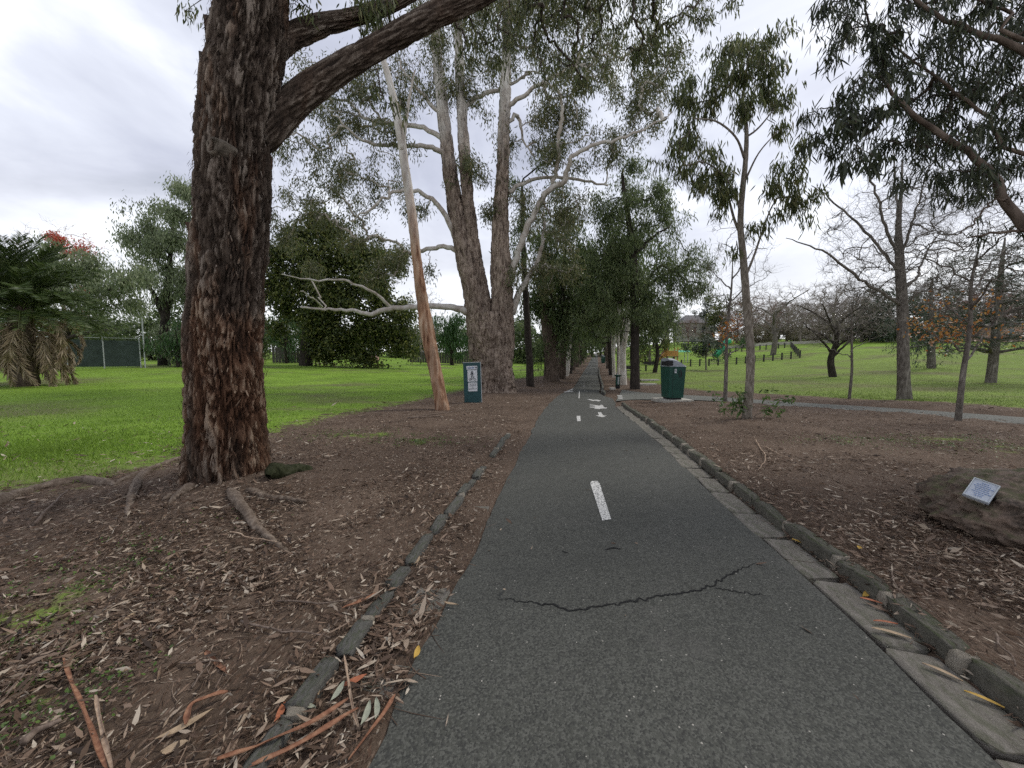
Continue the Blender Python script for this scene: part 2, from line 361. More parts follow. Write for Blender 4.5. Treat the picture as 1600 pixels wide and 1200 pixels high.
def m_asphalt(name='asphalt', tone=1.0):
    t = NT(name); v = t.obj()
    big = t.noise(v, 0.7, 4, 0.6); mid = t.noise(v, 7, 4, 0.6); vo = t.n('TexVoronoi', feature='F1'); t.set(vo.inputs['Vector'], v); vo.inputs['Scale'].default_value = 120
    sx = t.n('SeparateXYZ'); t.t.links.new(vo.outputs['Color'], sx.inputs[0])
    vo2 = t.n('TexVoronoi', feature='F1'); t.set(vo2.inputs['Vector'], v); vo2.inputs['Scale'].default_value = 48
    s2 = t.n('SeparateXYZ'); t.t.links.new(vo2.outputs['Color'], s2.inputs[0])
    k = tone
    c = t.ramp(t.math('ADD', t.math('MULTIPLY', big, 0.6), t.math('MULTIPLY', mid, 0.4)), [(0.3, (0.048 * k, 0.049 * k, 0.041 * k)), (0.7, (0.078 * k, 0.079 * k, 0.068 * k))])
    c = t.mix(t.math('MULTIPLY', t.math('GREATER_THAN', sx.outputs[0], 0.62), 0.5), c, (0.122 * k, 0.122 * k, 0.106 * k))
    c = t.mix(t.math('MULTIPLY', t.math('LESS_THAN', sx.outputs[1], 0.3), 0.6), c, (0.024, 0.024, 0.023))
    stain = t.noise(v, 0.45, 5, 0.7, 0.8); c = t.mix(t.rng(stain, 0.52, 0.70, 0, 0.45), c, (0.034 * k, 0.034 * k, 0.031 * k)); c = t.mix(t.rng(t.noise(v, 1.6, 5, 0.7), 0.56, 0.72, 0, 0.35), c, (0.105 * k, 0.100 * k, 0.090 * k))
    spk = t.math('MULTIPLY', t.math('GREATER_THAN', s2.outputs[0], 0.965), t.math('LESS_THAN', vo2.outputs['Distance'], 0.20))
    c = t.mix(spk, c, (0.34, 0.32, 0.28))
    h = t.math('ADD', t.math('MULTIPLY', vo.outputs['Distance'], -0.6), t.math('MULTIPLY', mid, 0.3))
    return t.done(t.pbr(c, 0.85, t.bump(h, 0.55, 0.006), spec=0.25))
M['asphalt'] = m_asphalt()
M['asphalt_side'] = m_asphalt('asphalt_side', 1.75)
def m_paint():
    t = NT('worn_paint'); v = t.obj(); n = t.noise(v, 45, 5, 0.75)
    c = t.mix(t.rng(n, 0.42, 0.52), (0.13, 0.13, 0.125), (0.62, 0.61, 0.57))
    return t.done(t.pbr(c, 0.8, t.bump(t.noise(v, 120, 3), 0.4, 0.004)))
M['paint'] = m_paint()
M['crack'] = m_plain('crack_fill', (0.012, 0.012, 0.012), 1.0)
def m_stone(name, a, b, moss=0.0, scale=5):
    t = NT(name); v = t.obj(); n = t.noise(v, scale, 7, 0.65); n2 = t.noise(v, scale * 9, 4, 0.7)
    c = t.mix(t.rng(n, 0.3, 0.7), a, b); c = t.mix(t.rng(n2, 0.5, 0.75, 0, 0.5), c, tuple(min(1, x * 1.7) for x in b))
    if moss:
        ge = t.n('NewGeometry'); sx = t.n('SeparateXYZ'); t.t.links.new(ge.outputs['Normal'], sx.inputs[0])
        f = t.math('MULTIPLY', t.rng(t.noise(v, scale * 0.8, 5, 0.7), 0.46, 0.60), t.rng(sx.outputs[2], 0.15, 0.7), True)
        c = t.mix(t.math('MULTIPLY', f, moss), c, (0.040, 0.058, 0.014))
    return t.done(t.pbr(c, 0.9, t.bump(t.math('ADD', n, t.math('MULTIPLY', n2, 0.4)), 0.7, 0.02), spec=0.2))
M['bluestone'] = m_stone('bluestone', (0.060, 0.058, 0.052), (0.135, 0.130, 0.116), 0.45, 6)
M['slab'] = m_stone('gutter_stone', (0.105, 0.094, 0.080), (0.205, 0.188, 0.162), 0.35, 5)
M['kerb_brown'] = m_stone('brown_kerb_stone', (0.055, 0.052, 0.042), (0.135, 0.125, 0.102), 0.6, 6)
M['mortar'] = m_stone('mortar', (0.19, 0.165, 0.13), (0.30, 0.27, 0.22), 0.0, 8)
M['rock'] = m_stone('basalt_rock', (0.046, 0.038, 0.032), (0.185, 0.135, 0.104), 0.6, 6)
M['concrete'] = m_stone('concrete', (0.30, 0.28, 0.24), (0.42, 0.40, 0.35), 0, 3)
def m_ironbark(name='ironbark', redness=1.0):
    t = NT(name); h = t.attr('ridge'); v = t.obj((1, 1, 0.16))
    tc = t.n('TexCoord'); sx = t.n('SeparateXYZ'); t.t.links.new(tc.outputs['Object'], sx.inputs[0])
    lowz = t.rng(t.math('ADD', sx.outputs[2], t.math('MULTIPLY', t.noise(t.obj(), 3.0, 4), 0.9)), 2.5, 2.2, -0.06, 0.075)      # redder stocking of bark on the lower trunk
    red = t.rng(t.math('ADD', t.noise(v, 3.6, 4, 0.6, 0.5), lowz), 0.44, 0.64, 0, redness); fine = t.noise(v, 60, 6, 0.75)
    hh = t.math('ADD', h, t.math('MULTIPLY', t.math('SUBTRACT', fine, 0.5), 1.3))
    grey = t.ramp(hh, [(0.10, (0.016, 0.011, 0.008)), (0.42, (0.044, 0.031, 0.023)), (0.75, (0.086, 0.065, 0.050)), (1.0, (0.20, 0.165, 0.135))])
    rust = t.ramp(hh, [(0.10, (0.020, 0.011, 0.007)), (0.42, (0.072, 0.035, 0.020)), (0.75, (0.140, 0.078, 0.048)), (1.0, (0.30, 0.22, 0.155))])
    c = t.mix(red, grey, rust)
    return t.done(t.pbr(c, 0.92, t.bump(t.math('ADD', fine, t.math('MULTIPLY', t.noise(v, 20, 5, 0.7), 1.2)), 0.9, 0.02), spec=0.15))
M['ironbark'] = m_ironbark()
M['ironbark_limb'] = m_ironbark('ironbark_limb', 0.25)
M['limb_bark'] = m_bark('dark_limb_bark', [(0.3, (0.028, 0.022, 0.018)), (0.55, (0.065, 0.050, 0.040)), (0.8, (0.125, 0.100, 0.082))], 14, 0.5)
PALE = [(0.3, (0.30, 0.26, 0.22)), (0.5, (0.46, 0.43, 0.39)), (0.7, (0.60, 0.58, 0.54))]
M['gum_bark'] = m_bark('red_gum_bark', [(0.36, (0.040, 0.029, 0.022)), (0.48, (0.155, 0.112, 0.086)), (0.70, (0.34, 0.27, 0.215))], 7.0, 0.24, 1.0, 0.12, pale=(11.5, 15.5, PALE))
M['gum_limb'] = m_bark('pale_gum_limb', [(0.35, (0.24, 0.20, 0.165)), (0.55, (0.40, 0.36, 0.32)), (0.75, (0.52, 0.50, 0.46))], 3, 0.6, 0.3, 0.02)
M['peel_bark'] = m_bark('peeling_bark', [(0.32, (0.035, 0.017, 0.011)), (0.44, (0.20, 0.098, 0.055)), (0.56, (0.33, 0.195, 0.120)), (0.78, (0.48, 0.35, 0.25))], 6, 0.16, 1.0, 0.04, pale=(4.5, 7.5, PALE))
M['slim_bark'] = m_bark('slim_gum_bark', [(0.3, (0.085, 0.070, 0.054)), (0.55, (0.175, 0.150, 0.120)), (0.78, (0.32, 0.285, 0.24))], 14, 0.35, 0.5, 0.015)
M['grey_bark'] = m_bark('grey_bark', [(0.3, (0.060, 0.052, 0.044)), (0.55, (0.135, 0.118, 0.10)), (0.78, (0.25, 0.225, 0.195))], 10, 0.35, 0.6, 0.02)
M['dark_bark'] = m_bark('dark_sheoak_bark', [(0.3, (0.016, 0.013, 0.011)), (0.55, (0.036, 0.029, 0.024)), (0.8, (0.075, 0.060, 0.050))], 8, 0.25, 0.8, 0.03)
M['white_bark'] = m_bark('white_gum_bark', [(0.3, (0.34, 0.29, 0.23)), (0.55, (0.55, 0.51, 0.45)), (0.78, (0.68, 0.66, 0.62))], 3, 0.3, 0.25, 0.02)
M['brown_bark'] = m_bark('brown_avenue_bark', [(0.3, (0.038, 0.028, 0.022)), (0.55, (0.090, 0.066, 0.050)), (0.8, (0.175, 0.135, 0.108))], 5, 0.2, 0.9, 0.05)
M['root'] = m_bark('root_bark', [(0.3, (0.07, 0.05, 0.036)), (0.55, (0.15, 0.115, 0.088)), (0.8, (0.26, 0.21, 0.165))], 16, 0.8, 0.7, 0.02)
M['moss_root'] = m_bark('mossy_root', [(0.3, (0.014, 0.015, 0.007)), (0.55, (0.030, 0.035, 0.013)), (0.8, (0.065, 0.065, 0.038))], 16, 0.8, 0.8, 0.02)
M['scar'] = m_plain('cut_wood', (0.12, 0.10, 0.078), 0.9, 0.5, 14, 0, 0.8)
M['gum_leaf'] = m_leaf('gum_leaf', [(0.0, (0.042, 0.056, 0.018)), (0.5, (0.090, 0.110, 0.036)), (0.85, (0.155, 0.165, 0.062)), (1.0, (0.165, 0.145, 0.070))])
M['red_gum_leaf'] = m_leaf('red_gum_leaf', [(0.0, (0.050, 0.060, 0.024)), (0.5, (0.100, 0.115, 0.046)), (0.85, (0.165, 0.170, 0.075)), (1.0, (0.21, 0.165, 0.08))])
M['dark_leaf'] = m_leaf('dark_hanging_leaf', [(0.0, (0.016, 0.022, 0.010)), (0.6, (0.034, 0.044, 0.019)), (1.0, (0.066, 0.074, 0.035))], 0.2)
M['bright_leaf'] = m_leaf('bright_leaf', [(0.0, (0.035, 0.070, 0.016)), (0.6, (0.070, 0.125, 0.028)), (1.0, (0.13, 0.20, 0.05))], 0.35)
M['sheoak_leaf'] = m_leaf('sheoak_needles', [(0.0, (0.056, 0.082, 0.034)), (0.55, (0.125, 0.165, 0.066)), (1.0, (0.215, 0.250, 0.110))], 0.5)
M['avenue_leaf'] = m_leaf('avenue_leaf', [(0.0, (0.046, 0.068, 0.028)), (0.6, (0.100, 0.140, 0.052)), (1.0, (0.175, 0.215, 0.085))], 0.5)
M['pepper_leaf'] = m_leaf('peppercorn_leaf', [(0.0, (0.120, 0.155, 0.080)), (0.5, (0.210, 0.255, 0.140)), (1.0, (0.31, 0.34, 0.20))], 0.5)
M['olive_leaf'] = m_leaf('olive_dome_leaf', [(0.0, (0.034, 0.050, 0.016)), (0.6, (0.090, 0.115, 0.032)), (1.0, (0.22, 0.225, 0.06))], 0.4)
M['weep_leaf'] = m_leaf('weeping_leaf', [(0.0, (0.034, 0.075, 0.026)), (0.6, (0.062, 0.125, 0.042)), (1.0, (0.11, 0.19, 0.07))], 0.3)
M['cedar_leaf'] = m_leaf('cedar_needles', [(0.0, (0.022, 0.036, 0.020)), (0.6, (0.045, 0.066, 0.038)), (1.0, (0.085, 0.110, 0.066))], 0.15)
M['ridge_leaf'] = m_leaf('ridge_leaf', [(0.0, (0.11, 0.095, 0.065)), (0.6, (0.18, 0.155, 0.105)), (1.0, (0.22, 0.21, 0.13))], 0.4)
M['orange_leaf'] = m_leaf('orange_leaf', [(0.0, (0.20, 0.075, 0.022)), (0.5, (0.34, 0.13, 0.035)), (1.0, (0.42, 0.26, 0.07))], 0.35)
M['red_leaf'] = m_leaf('red_leaf', [(0.0, (0.34, 0.06, 0.04)), (0.5, (0.52, 0.10, 0.07)), (1.0, (0.55, 0.20, 0.12))], 0.35)
M['grass_blade'] = m_leaf('grass_blade', [(0.0, (0.105, 0.175, 0.020)), (0.6, (0.180, 0.290, 0.036)), (1.0, (0.27, 0.39, 0.065))], 0.35)
M['grass_dull'] = m_leaf('dull_grass_blade', [(0.0, (0.085, 0.130, 0.028)), (0.6, (0.140, 0.200, 0.045)), (1.0, (0.22, 0.27, 0.08))], 0.35)
M['weed'] = m_leaf('weed_leaf', [(0.0, (0.045, 0.085, 0.015)), (0.6, (0.085, 0.150, 0.028)), (1.0, (0.14, 0.21, 0.05))], 0.35)
M['litter'] = m_leaf('dry_litter', [(0.0, (0.034, 0.022, 0.015)), (0.30, (0.125, 0.078, 0.051)), (0.58, (0.23, 0.158, 0.110)), (0.82, (0.36, 0.285, 0.212)), (1.0, (0.54, 0.475, 0.38))], 0.1, 0.7)
M['palm_leaf'] = m_leaf('palm_leaf', [(0.0, (0.028, 0.048, 0.014)), (0.6, (0.060, 0.090, 0.026)), (1.0, (0.11, 0.14, 0.045))], 0.2)
M['dead_palm'] = m_leaf('dead_palm', [(0.0, (0.17, 0.125, 0.075)), (0.5, (0.28, 0.215, 0.135)), (1.0, (0.40, 0.33, 0.22))], 0.2)
M['bare_twig'] = m_plain('bare_twig', (0.22, 0.19, 0.165), 0.9, 0.25, 3)
M['brown_twig'] = m_plain('brown_twig', (0.22, 0.15, 0.13), 0.9, 0.25, 3)
M['strip'] = m_bark('shed_bark', [(0.3, (0.12, 0.054, 0.032)), (0.55, (0.25, 0.120, 0.072)), (0.8, (0.40, 0.235, 0.145))], 22, 0.6, 0.5, 0.008)
M['strip_pale'] = m_bark('shed_bark_pale', [(0.3, (0.19, 0.125, 0.085)), (0.55, (0.34, 0.245, 0.175)), (0.8, (0.48, 0.38, 0.28))], 22, 0.6, 0.5, 0.008)
M['stick'] = m_bark('stick_bark', [(0.3, (0.07, 0.050, 0.038)), (0.55, (0.145, 0.108, 0.085)), (0.8, (0.26, 0.205, 0.165))], 30, 0.6, 0.5, 0.008)
M['bin'] = m_plain('bin_green', (0.009, 0.052, 0.037), 0.45, 0.15, 5, 0, 0.05)
M['bin_lid'] = m_plain('bin_lid_grey', (0.24, 0.26, 0.28), 0.5, 0.15, 5, 0, 0.05)
M['black'] = m_plain('black', (0.012, 0.012, 0.013), 0.6, 0.1)
M['white'] = m_plain('white_plate', (0.62, 0.64, 0.66), 0.5, 0.06)
M['sign_green'] = m_plain('sign_green', (0.020, 0.066, 0.072), 0.5, 0.12, 4, 0, 0.05)
M['edge_grey'] = m_plain('edge_metal', (0.40, 0.43, 0.44), 0.4, 0.1)
M['ink'] = m_plain('ink', (0.04, 0.045, 0.06), 0.7, 0.1)
M['ink_blue'] = m_plain('ink_blue', (0.13, 0.20, 0.36), 0.7, 0.1)
M['plaque'] = m_plain('plaque_metal', (0.36, 0.39, 0.44), 0.45, 0.10, 9, 0.0)
M['timber_dark'] = m_plain('dark_timber', (0.045, 0.042, 0.038), 0.85, 0.3, 8)
M['timber_grey'] = m_plain('grey_paling', (0.10, 0.092, 0.080), 0.9, 0.3, 8)
M['mesh_cloth'] = m_plain('shade_cloth', (0.050, 0.066, 0.062), 0.9, 0.25, 2)
M['steel'] = m_plain('galvanised_steel', (0.42, 0.44, 0.45), 0.45, 0.1, 4, 0.3)
M['render_wall'] = m_plain('cream_render', (0.48, 0.46, 0.42), 0.85, 0.1, 1.5)
M['pink_wall'] = m_plain('salmon_wall', (0.34, 0.22, 0.18), 0.85, 0.12, 1.5)
M['roof'] = m_plain('slate_roof', (0.13, 0.125, 0.125), 0.8, 0.15, 2)
M['glass'] = m_plain('window_glass', (0.06, 0.07, 0.085), 0.12, 0.05, 2, 0, 0.0)
M['play_orange'] = m_plain('play_orange', (0.44, 0.22, 0.06), 0.5, 0.1)
M['play_green'] = m_plain('play_green', (0.03, 0.32, 0.16), 0.5, 0.1)
M['far_hill'] = m_plain('far_trees', (0.045, 0.055, 0.035), 0.95, 0.4, 0.2)
# ================================================================== terrain
def poly_sd(x, y, poly):
    """signed distance (positive inside) to a polygon"""
    x = np.asarray(x, float); y = np.asarray(y, float); poly = np.array(poly)
    ins = np.zeros(x.shape, bool); d = np.full(x.shape, 1e9)
    for (ax, ay), (bx, by) in zip(poly, np.roll(poly, -1, 0)):
        t = np.clip(((x - ax) * (bx - ax) + (y - ay) * (by - ay)) / ((bx - ax) ** 2 + (by - ay) ** 2 + 1e-9), 0, 1)
        d = np.minimum(d, np.hypot(x - ax - t * (bx - ax), y - ay - t * (by - ay)))
        c = ((ay > y) != (by > y)) & (x < (bx - ax) * (y - ay) / (by - ay + 1e-12) + ax); ins ^= c
    return np.where(ins, d, -d)
LAWN_L = [(-300, 2.5), (-14, 4.0)] + [tuple(G(*p)[:2]) for p in ((0, 772), (150, 745), (280, 716), (430, 672), (520, 648), (640, 627), (730, 607), (800, 592))] \
    + [(float(xp(y)) - o, y) for y, o in ((40, 4.2), (60, 3.6), (90, 3.4), (300, 3.4))] + [(-300, 300)]
LAWN_R = [(float(xp(y)) + o, y) for y, o in ((300, 3.2), (90, 3.2), (50, 3.4), (32, 4.0))] + [tuple(G(*p)[:2]) for p in ((1030, 600), (1100, 610), (1240, 617), (1420, 626), (1600, 637), (1800, 652))] + [(60, 6), (400, 5), (400, 300)]
_pc = [G(1470, 688), G(1330, 690), G(60, 965), G(180, 880), G(60, 1080), G(560, 680), G(660, 690), G(1560, 700)]
_pr = [(1.6, .45, .36), (.8, .3, .26), (.45, .35, .40), (.5, .4, .26), (.3, .2, .30), (1.0, .5, .40), (.6, .3, .40), (1.4, .5, .34)]
def grass_mask(x, y):
    sl = poly_sd(x, y, LAWN_L); sr = poly_sd(x, y, LAWN_R)
    w = 1.25
    m = np.maximum(np.clip(0.5 + sl / (2 * w), 0, 1), np.clip(0.5 + sr / (2 * w), 0, 1))
    for c, (a, b, k) in zip(_pc, _pr): m = np.maximum(m, k * 1.25 * np.exp(-((x - c[0]) / a) ** 2 - ((y - c[1]) / b) ** 2))
    return m
_dr = [(G(560, 628), 2.6, .5, .8), (G(470, 640), 1.5, .4, .7), (G(1330, 604), 7.0, 1.6, .55), (G(1250, 610), 5.0, 1.0, .4), (G(1500, 606), 6, 2.0, .45), (G(200, 596), 8, 1.0, .35)]
def dry_mask(x, y):
    m = np.where(x > xp(y), .42 * (1 - sstep(40, 90, y)), 0.0)
    for c, a, b, k in _dr: m = np.maximum(m, m * .6 + k * np.exp(-((x - c[0]) / a) ** 2 - ((y - c[1]) / b) ** 2))
    return m
def graded(a, b, step, lo, hi, g):
    mid = list(np.arange(a, b, step)); s = step; v = a
    left = []
    while v > lo: s *= g; v -= s; left.append(v)
    s = step; v = mid[-1]; right = []
    while v < hi: s *= g; v += s; right.append(v)
    return np.array(left[::-1] + mid + right)
def build_ground():
    xs = graded(-6.0, 7.0, 0.06, -420, 480, 1.055); ys = graded(0.8, 8.0, 0.06, -6, 690, 1.04)
    X, Y = np.meshgrid(xs, ys); r = X - xp(Y)
    mask = grass_mask(X, Y)
    Z = ground_h(X, Y)
    near = 1 - sstep(12, 30, np.hypot(X, Y))
    rel = (fbm2(X, Y, 1.3, 3, 3) - 0.5) * 0.09 + (fbm2(X, Y, 9.0, 3, 8) - 0.5) * 0.035 * near
    onpath = sstep(-0.02, 0.12, hwr(Y) + 0.33 - r) * sstep(-0.02, 0.12, hwl(Y) + 0.0 + r)
    gut = sstep(-0.02, 0.1, hwl(Y) + KERB_L + r) * sstep(-0.02, 0.12, hwr(Y) + 0.33 - r)
    Z = Z + rel * (1 - gut) * sstep(0, 0.6, np.maximum(r - 1.7, -r - 1.8)) - 0.03 * onpath
    # side path bed
    if True:
        sd = poly_sd(X, Y, SIDE_POLY); Z = np.where(sd > -0.3, np.minimum(Z, base_h(X, Y) + 0.0) - 0.02 * sstep(-0.3, 0.05, sd), Z)
    n0, n1 = X.shape; idx = np.arange(n0 * n1).reshape(n0, n1)
    Q = np.stack([idx[:-1, :-1], idx[:-1, 1:], idx[1:, 1:], idx[1:, :-1]], -1).reshape(-1, 4)
    fm = mask.ravel()[Q].mean(1) > 0.5
    V = np.stack([X, Y, Z], -1).reshape(-1, 3)
    cx = V[Q, 0].mean(1)
    for nm, sel in (('leaf_litter_ground', ~fm), ('lawn', fm & (cx < xp(V[Q, 1].mean(1)))), ('lawn', fm & (cx >= xp(V[Q, 1].mean(1))))):
        q = Q[sel]; u, inv = np.unique(q, return_inverse=True)
        m = mesh_np(nm, V[u], [inv.reshape(-1, 4)], {'grass': mask.ravel()[u], 'dry': dry_mask(V[u, 0], V[u, 1])}, True)
        tag(link(nm, m, M['ground']), kind='structure')
side_top = [(972, 609), (1010, 614), (1100, 619), (1240, 626.6), (1420, 635), (1600, 647), (1750, 658), (2000, 680)]
side_bot = [(962, 627), (1000, 624.5), (1100, 626), (1240, 632.5), (1420, 643), (1600, 659), (1750, 674), (2000, 702)]
def _bz(p): return np.array([p[0], p[1], float(base_h(p[0], p[1]))])
ST = resample([_bz(G(*p)) for p in side_top], 60); SB = resample([_bz(G(*p)) for p in side_bot], 60)
SIDE_POLY = [tuple(p[:2]) for p in ST] + [tuple(p[:2]) for p in SB[::-1]]
build_ground()

def build_path():
    ys = np.concatenate([np.arange(-3, 14, 0.1), np.arange(14, 60, 0.4), np.arange(60, 260, 2.0)])
    fr = np.linspace(0, 1, 15); Y = np.repeat(ys[:, None], 15, 1)
    jl = (fbm2(ys, ys * 0, 2.2, 4, 21) - .5) * 0.10; jr = (fbm2(ys, ys * 0, 2.2, 4, 22) - .5) * 0.05
    X = xp(ys)[:, None] + (-(hwl(ys) + jl)[:, None]) * (1 - fr) + (hwr(ys) + jr)[:, None] * fr
    crown = 0.02 * (1 - (2 * fr - 1) ** 2)
    Z = base_h(X, Y) + 0.012 + crown + (fbm2(X, Y, 0.8, 3, 31) - .5) * 0.02
    n0, n1 = X.shape; idx = np.arange(n0 * n1).reshape(n0, n1)
    Q = np.stack([idx[:-1, :-1], idx[:-1, 1:], idx[1:, 1:], idx[1:, :-1]], -1).reshape(-1, 4)
    o = link('path', mesh_np('path', np.stack([X, Y, Z], -1).reshape(-1, 3), [Q], None, True), M['asphalt']); tag(o, kind='structure')
    return o
PATH = build_path()
def path_z(x, y):
    y = np.asarray(y, float); x = np.asarray(x, float)
    f = np.clip((x - xp(y) + hwl(y)) / (hwl(y) + hwr(y)), 0, 1)
    return base_h(x, y) + 0.012 + 0.02 * (1 - (2 * f - 1) ** 2) + (fbm2(x, y, 0.8, 3, 31) - .5) * 0.02
def build_side():
    fr = np.linspace(0, 1, 6)[None, :, None]; A = ST[:, None] * (1 - fr) + SB[:, None] * fr
    A[..., 2] = base_h(A[..., 0], A[..., 1]) + 0.010
    n0, n1 = A.shape[:2]; idx = np.arange(n0 * n1).reshape(n0, n1)
    Q = np.stack([idx[:-1, :-1], idx[1:, :-1], idx[1:, 1:], idx[:-1, 1:]], -1).reshape(-1, 4)
    tag(link('side_path', mesh_np('side_path', A.reshape(-1, 3), [Q], None, True), M['asphalt_side']), kind='structure')
build_side()

# ------------------------------------------------------------------ painted markings and the crack
def on_path(px, py, up=0.004):
    p = hit(px, py, path_z)
    return np.array([p[0], p[1], float(path_z(p[0], p[1])) + up])
def marking(name, px, label, cat='path marking', group=None, sub=3):
    pts = [on_path(*p, up=0) for p in px]; c = np.mean(pts, 0)
    import bmesh
    bm = bmesh.new(); bm.faces.new([bm.verts.new(p) for p in pts]); bmesh.ops.triangulate(bm, faces=bm.faces[:])
    for _ in range(sub): bmesh.ops.subdivide_edges(bm, edges=bm.edges[:], cuts=1, use_grid_fill=True)
    bmesh.ops.triangulate(bm, faces=bm.faces[:])
    for v in bm.verts: v.co.z = float(path_z(v.co.x, v.co.y)) + 0.005; v.co -= Vector(c)
    bmesh.ops.recalc_face_normals(bm, faces=bm.faces[:])
    if sum(f.normal.z for f in bm.faces) < 0: bmesh.ops.reverse_faces(bm, faces=bm.faces[:])
    m = bpy.data.meshes.new(name); bm.to_mesh(m); bm.free()
    tag(link(name, m, M['paint'], loc=c), label, cat, group)
def c5(*pts): return [(860 + x / 11.43, 590 + y / 11.43) for x, y in pts]
DG = 'centre line dashes of the path'
marking('centre_dash', [(922, 755), (925, 752), (934, 752), (937, 756), (955, 812), (941, 814)], 'long worn white centre dash, nearest one on the path', group=DG)
marking('centre_dash', c5((468, 688), (535, 685), (540, 780), (478, 782)), 'short white centre dash left of the painted arrow', group=DG)
marking('centre_dash', c5((511, 248), (526, 248), (520, 370), (500, 370)), 'faint thin centre dash beyond the painted bicycle', group=DG, sub=2)
marking('centre_dash', c5((592, 145), (608, 143), (606, 158), (590, 158)), 'tiny faded centre dash farthest up the path', group=DG, sub=1)
marking('arrow_marking', c5((845, 625), (905, 622), (945, 678), (1010, 685), (925, 712), (805, 682), (870, 672)), 'white arrow painted on the path pointing to the viewer', sub=2)
marking('pedestrian_marking', c5((705, 483), (800, 492), (880, 503), (900, 490), (930, 490), (950, 512), (945, 530), (1015, 540), (1010, 550), (900, 556), (880, 566), (780, 556), (800, 540), (700, 535), (700, 522), (800, 520), (785, 503), (700, 497)), 'white walking figure painted on the path above the arrow', sub=2)
marking('bicycle_marking', c5((655, 390), (700, 386), (760, 398), (820, 396), (910, 412), (860, 428), (800, 411), (760, 419), (700, 403)), 'white bicycle symbol painted beyond the walking figure', sub=2)
for k, q in enumerate((((1190, 316), (1280, 322), (1284, 334), (1200, 330)), ((1198, 342), (1288, 346), (1292, 358), (1206, 354)), ((1206, 364), (1288, 370), (1292, 384), (1216, 376)))):
    marking('give_way_bar', c5(*q), ['topmost', 'middle', 'lowest'][k] + ' of three white bars across the side path mouth', group='white bars at the side path', sub=1)
for k, q in enumerate((((295, 232), (400, 200), (425, 205), (320, 240)), ((230, 258), (290, 245), (405, 238), (400, 248), (260, 264)))):
    marking('edge_bar', c5(*q), ['upper', 'lower'][k] + ' white bar on the left edge of the far path', group='white bars on the left path edge', sub=1)
def crack(px, w):
    pts = np.array([on_path(*p, up=0) for p in px]); n = 140; c = resample(pts, n)
    c[:, 0] += (fbm2(c[:, 0] * 1.0, c[:, 1], 26, 3, 5) - .5) * 0.05; c[:, 1] += (fbm2(c[:, 0], c[:, 1] + 9, 34, 3, 6) - .5) * 0.07
    T = norm(np.gradient(c, axis=0)); S = np.stack([-T[:, 1], T[:, 0], 0 * T[:, 0]], 1)
    t = np.linspace(0, 1, n); ww = w * np.minimum(1, 6 * np.minimum(t + .02, 1.02 - t)) * (0.35 + 1.3 * fbm2(c[:, 0], c[:, 1], 30, 3, 9))
    A, B = c + S * ww[:, None], c - S * ww[:, None]
    V = np.concatenate([A, B]); V[:, 2] = path_z(V[:, 0], V[:, 1]) + 0.0035
    i = np.arange(n - 1); F = np.stack([i, i + 1, n + i + 1, n + i], 1)
    link('crack', mesh_np('crack', V, [F[:, ::-1]]), M['crack'], PATH)
crack([(776, 935), (815, 940), (850, 943), (885, 953), (925, 950), (960, 945), (1010, 935), (1060, 928), (1100, 920), (1122, 908), (1150, 893), (1182, 880)], 0.0065)
crack([(1108, 917), (1150, 924), (1196, 931)], 0.003)
crack([(945, 858), (958, 857), (970, 858)], 0.008)
crack([(876, 862), (886, 864)], 0.005)

# ------------------------------------------------------------------ kerb stones and gutter slabs
import bmesh
def stone_mesh(name, seed, bevel=0.2, jit=0.06):
    r = random.Random(seed); bm = bmesh.new(); bmesh.ops.create_cube(bm, size=1.0)
    bmesh.ops.bevel(bm, geom=bm.edges[:], offset=bevel * (0.7 + 0.6 * r.random()), segments=2, profile=0.6, affect='EDGES')
    for v in bm.verts: v.co += Vector([(r.random() - .5) * jit * 2 for _ in range(3)])
    m = bpy.data.meshes.new(name); bm.to_mesh(m); bm.free()
    m.polygons.foreach_set('use_smooth', np.ones(len(m.polygons), bool))
    return m
KM = [stone_mesh('kerb_stone', s) for s in range(7)]; SM = [stone_mesh('paving_slab', 20 + s, 0.10, 0.045) for s in range(7)]
MJ = [stone_mesh('mortar_joint', 60 + s, .2, .09) for s in range(3)]
for m in MJ: m.materials.append(M['mortar'])
for m in KM: m.materials.append(M['bluestone'])
KB = [m.copy() for m in KM]
for m in KB: m.materials[0] = M['kerb_brown']
for m in SM: m.materials.append(M['slab'])
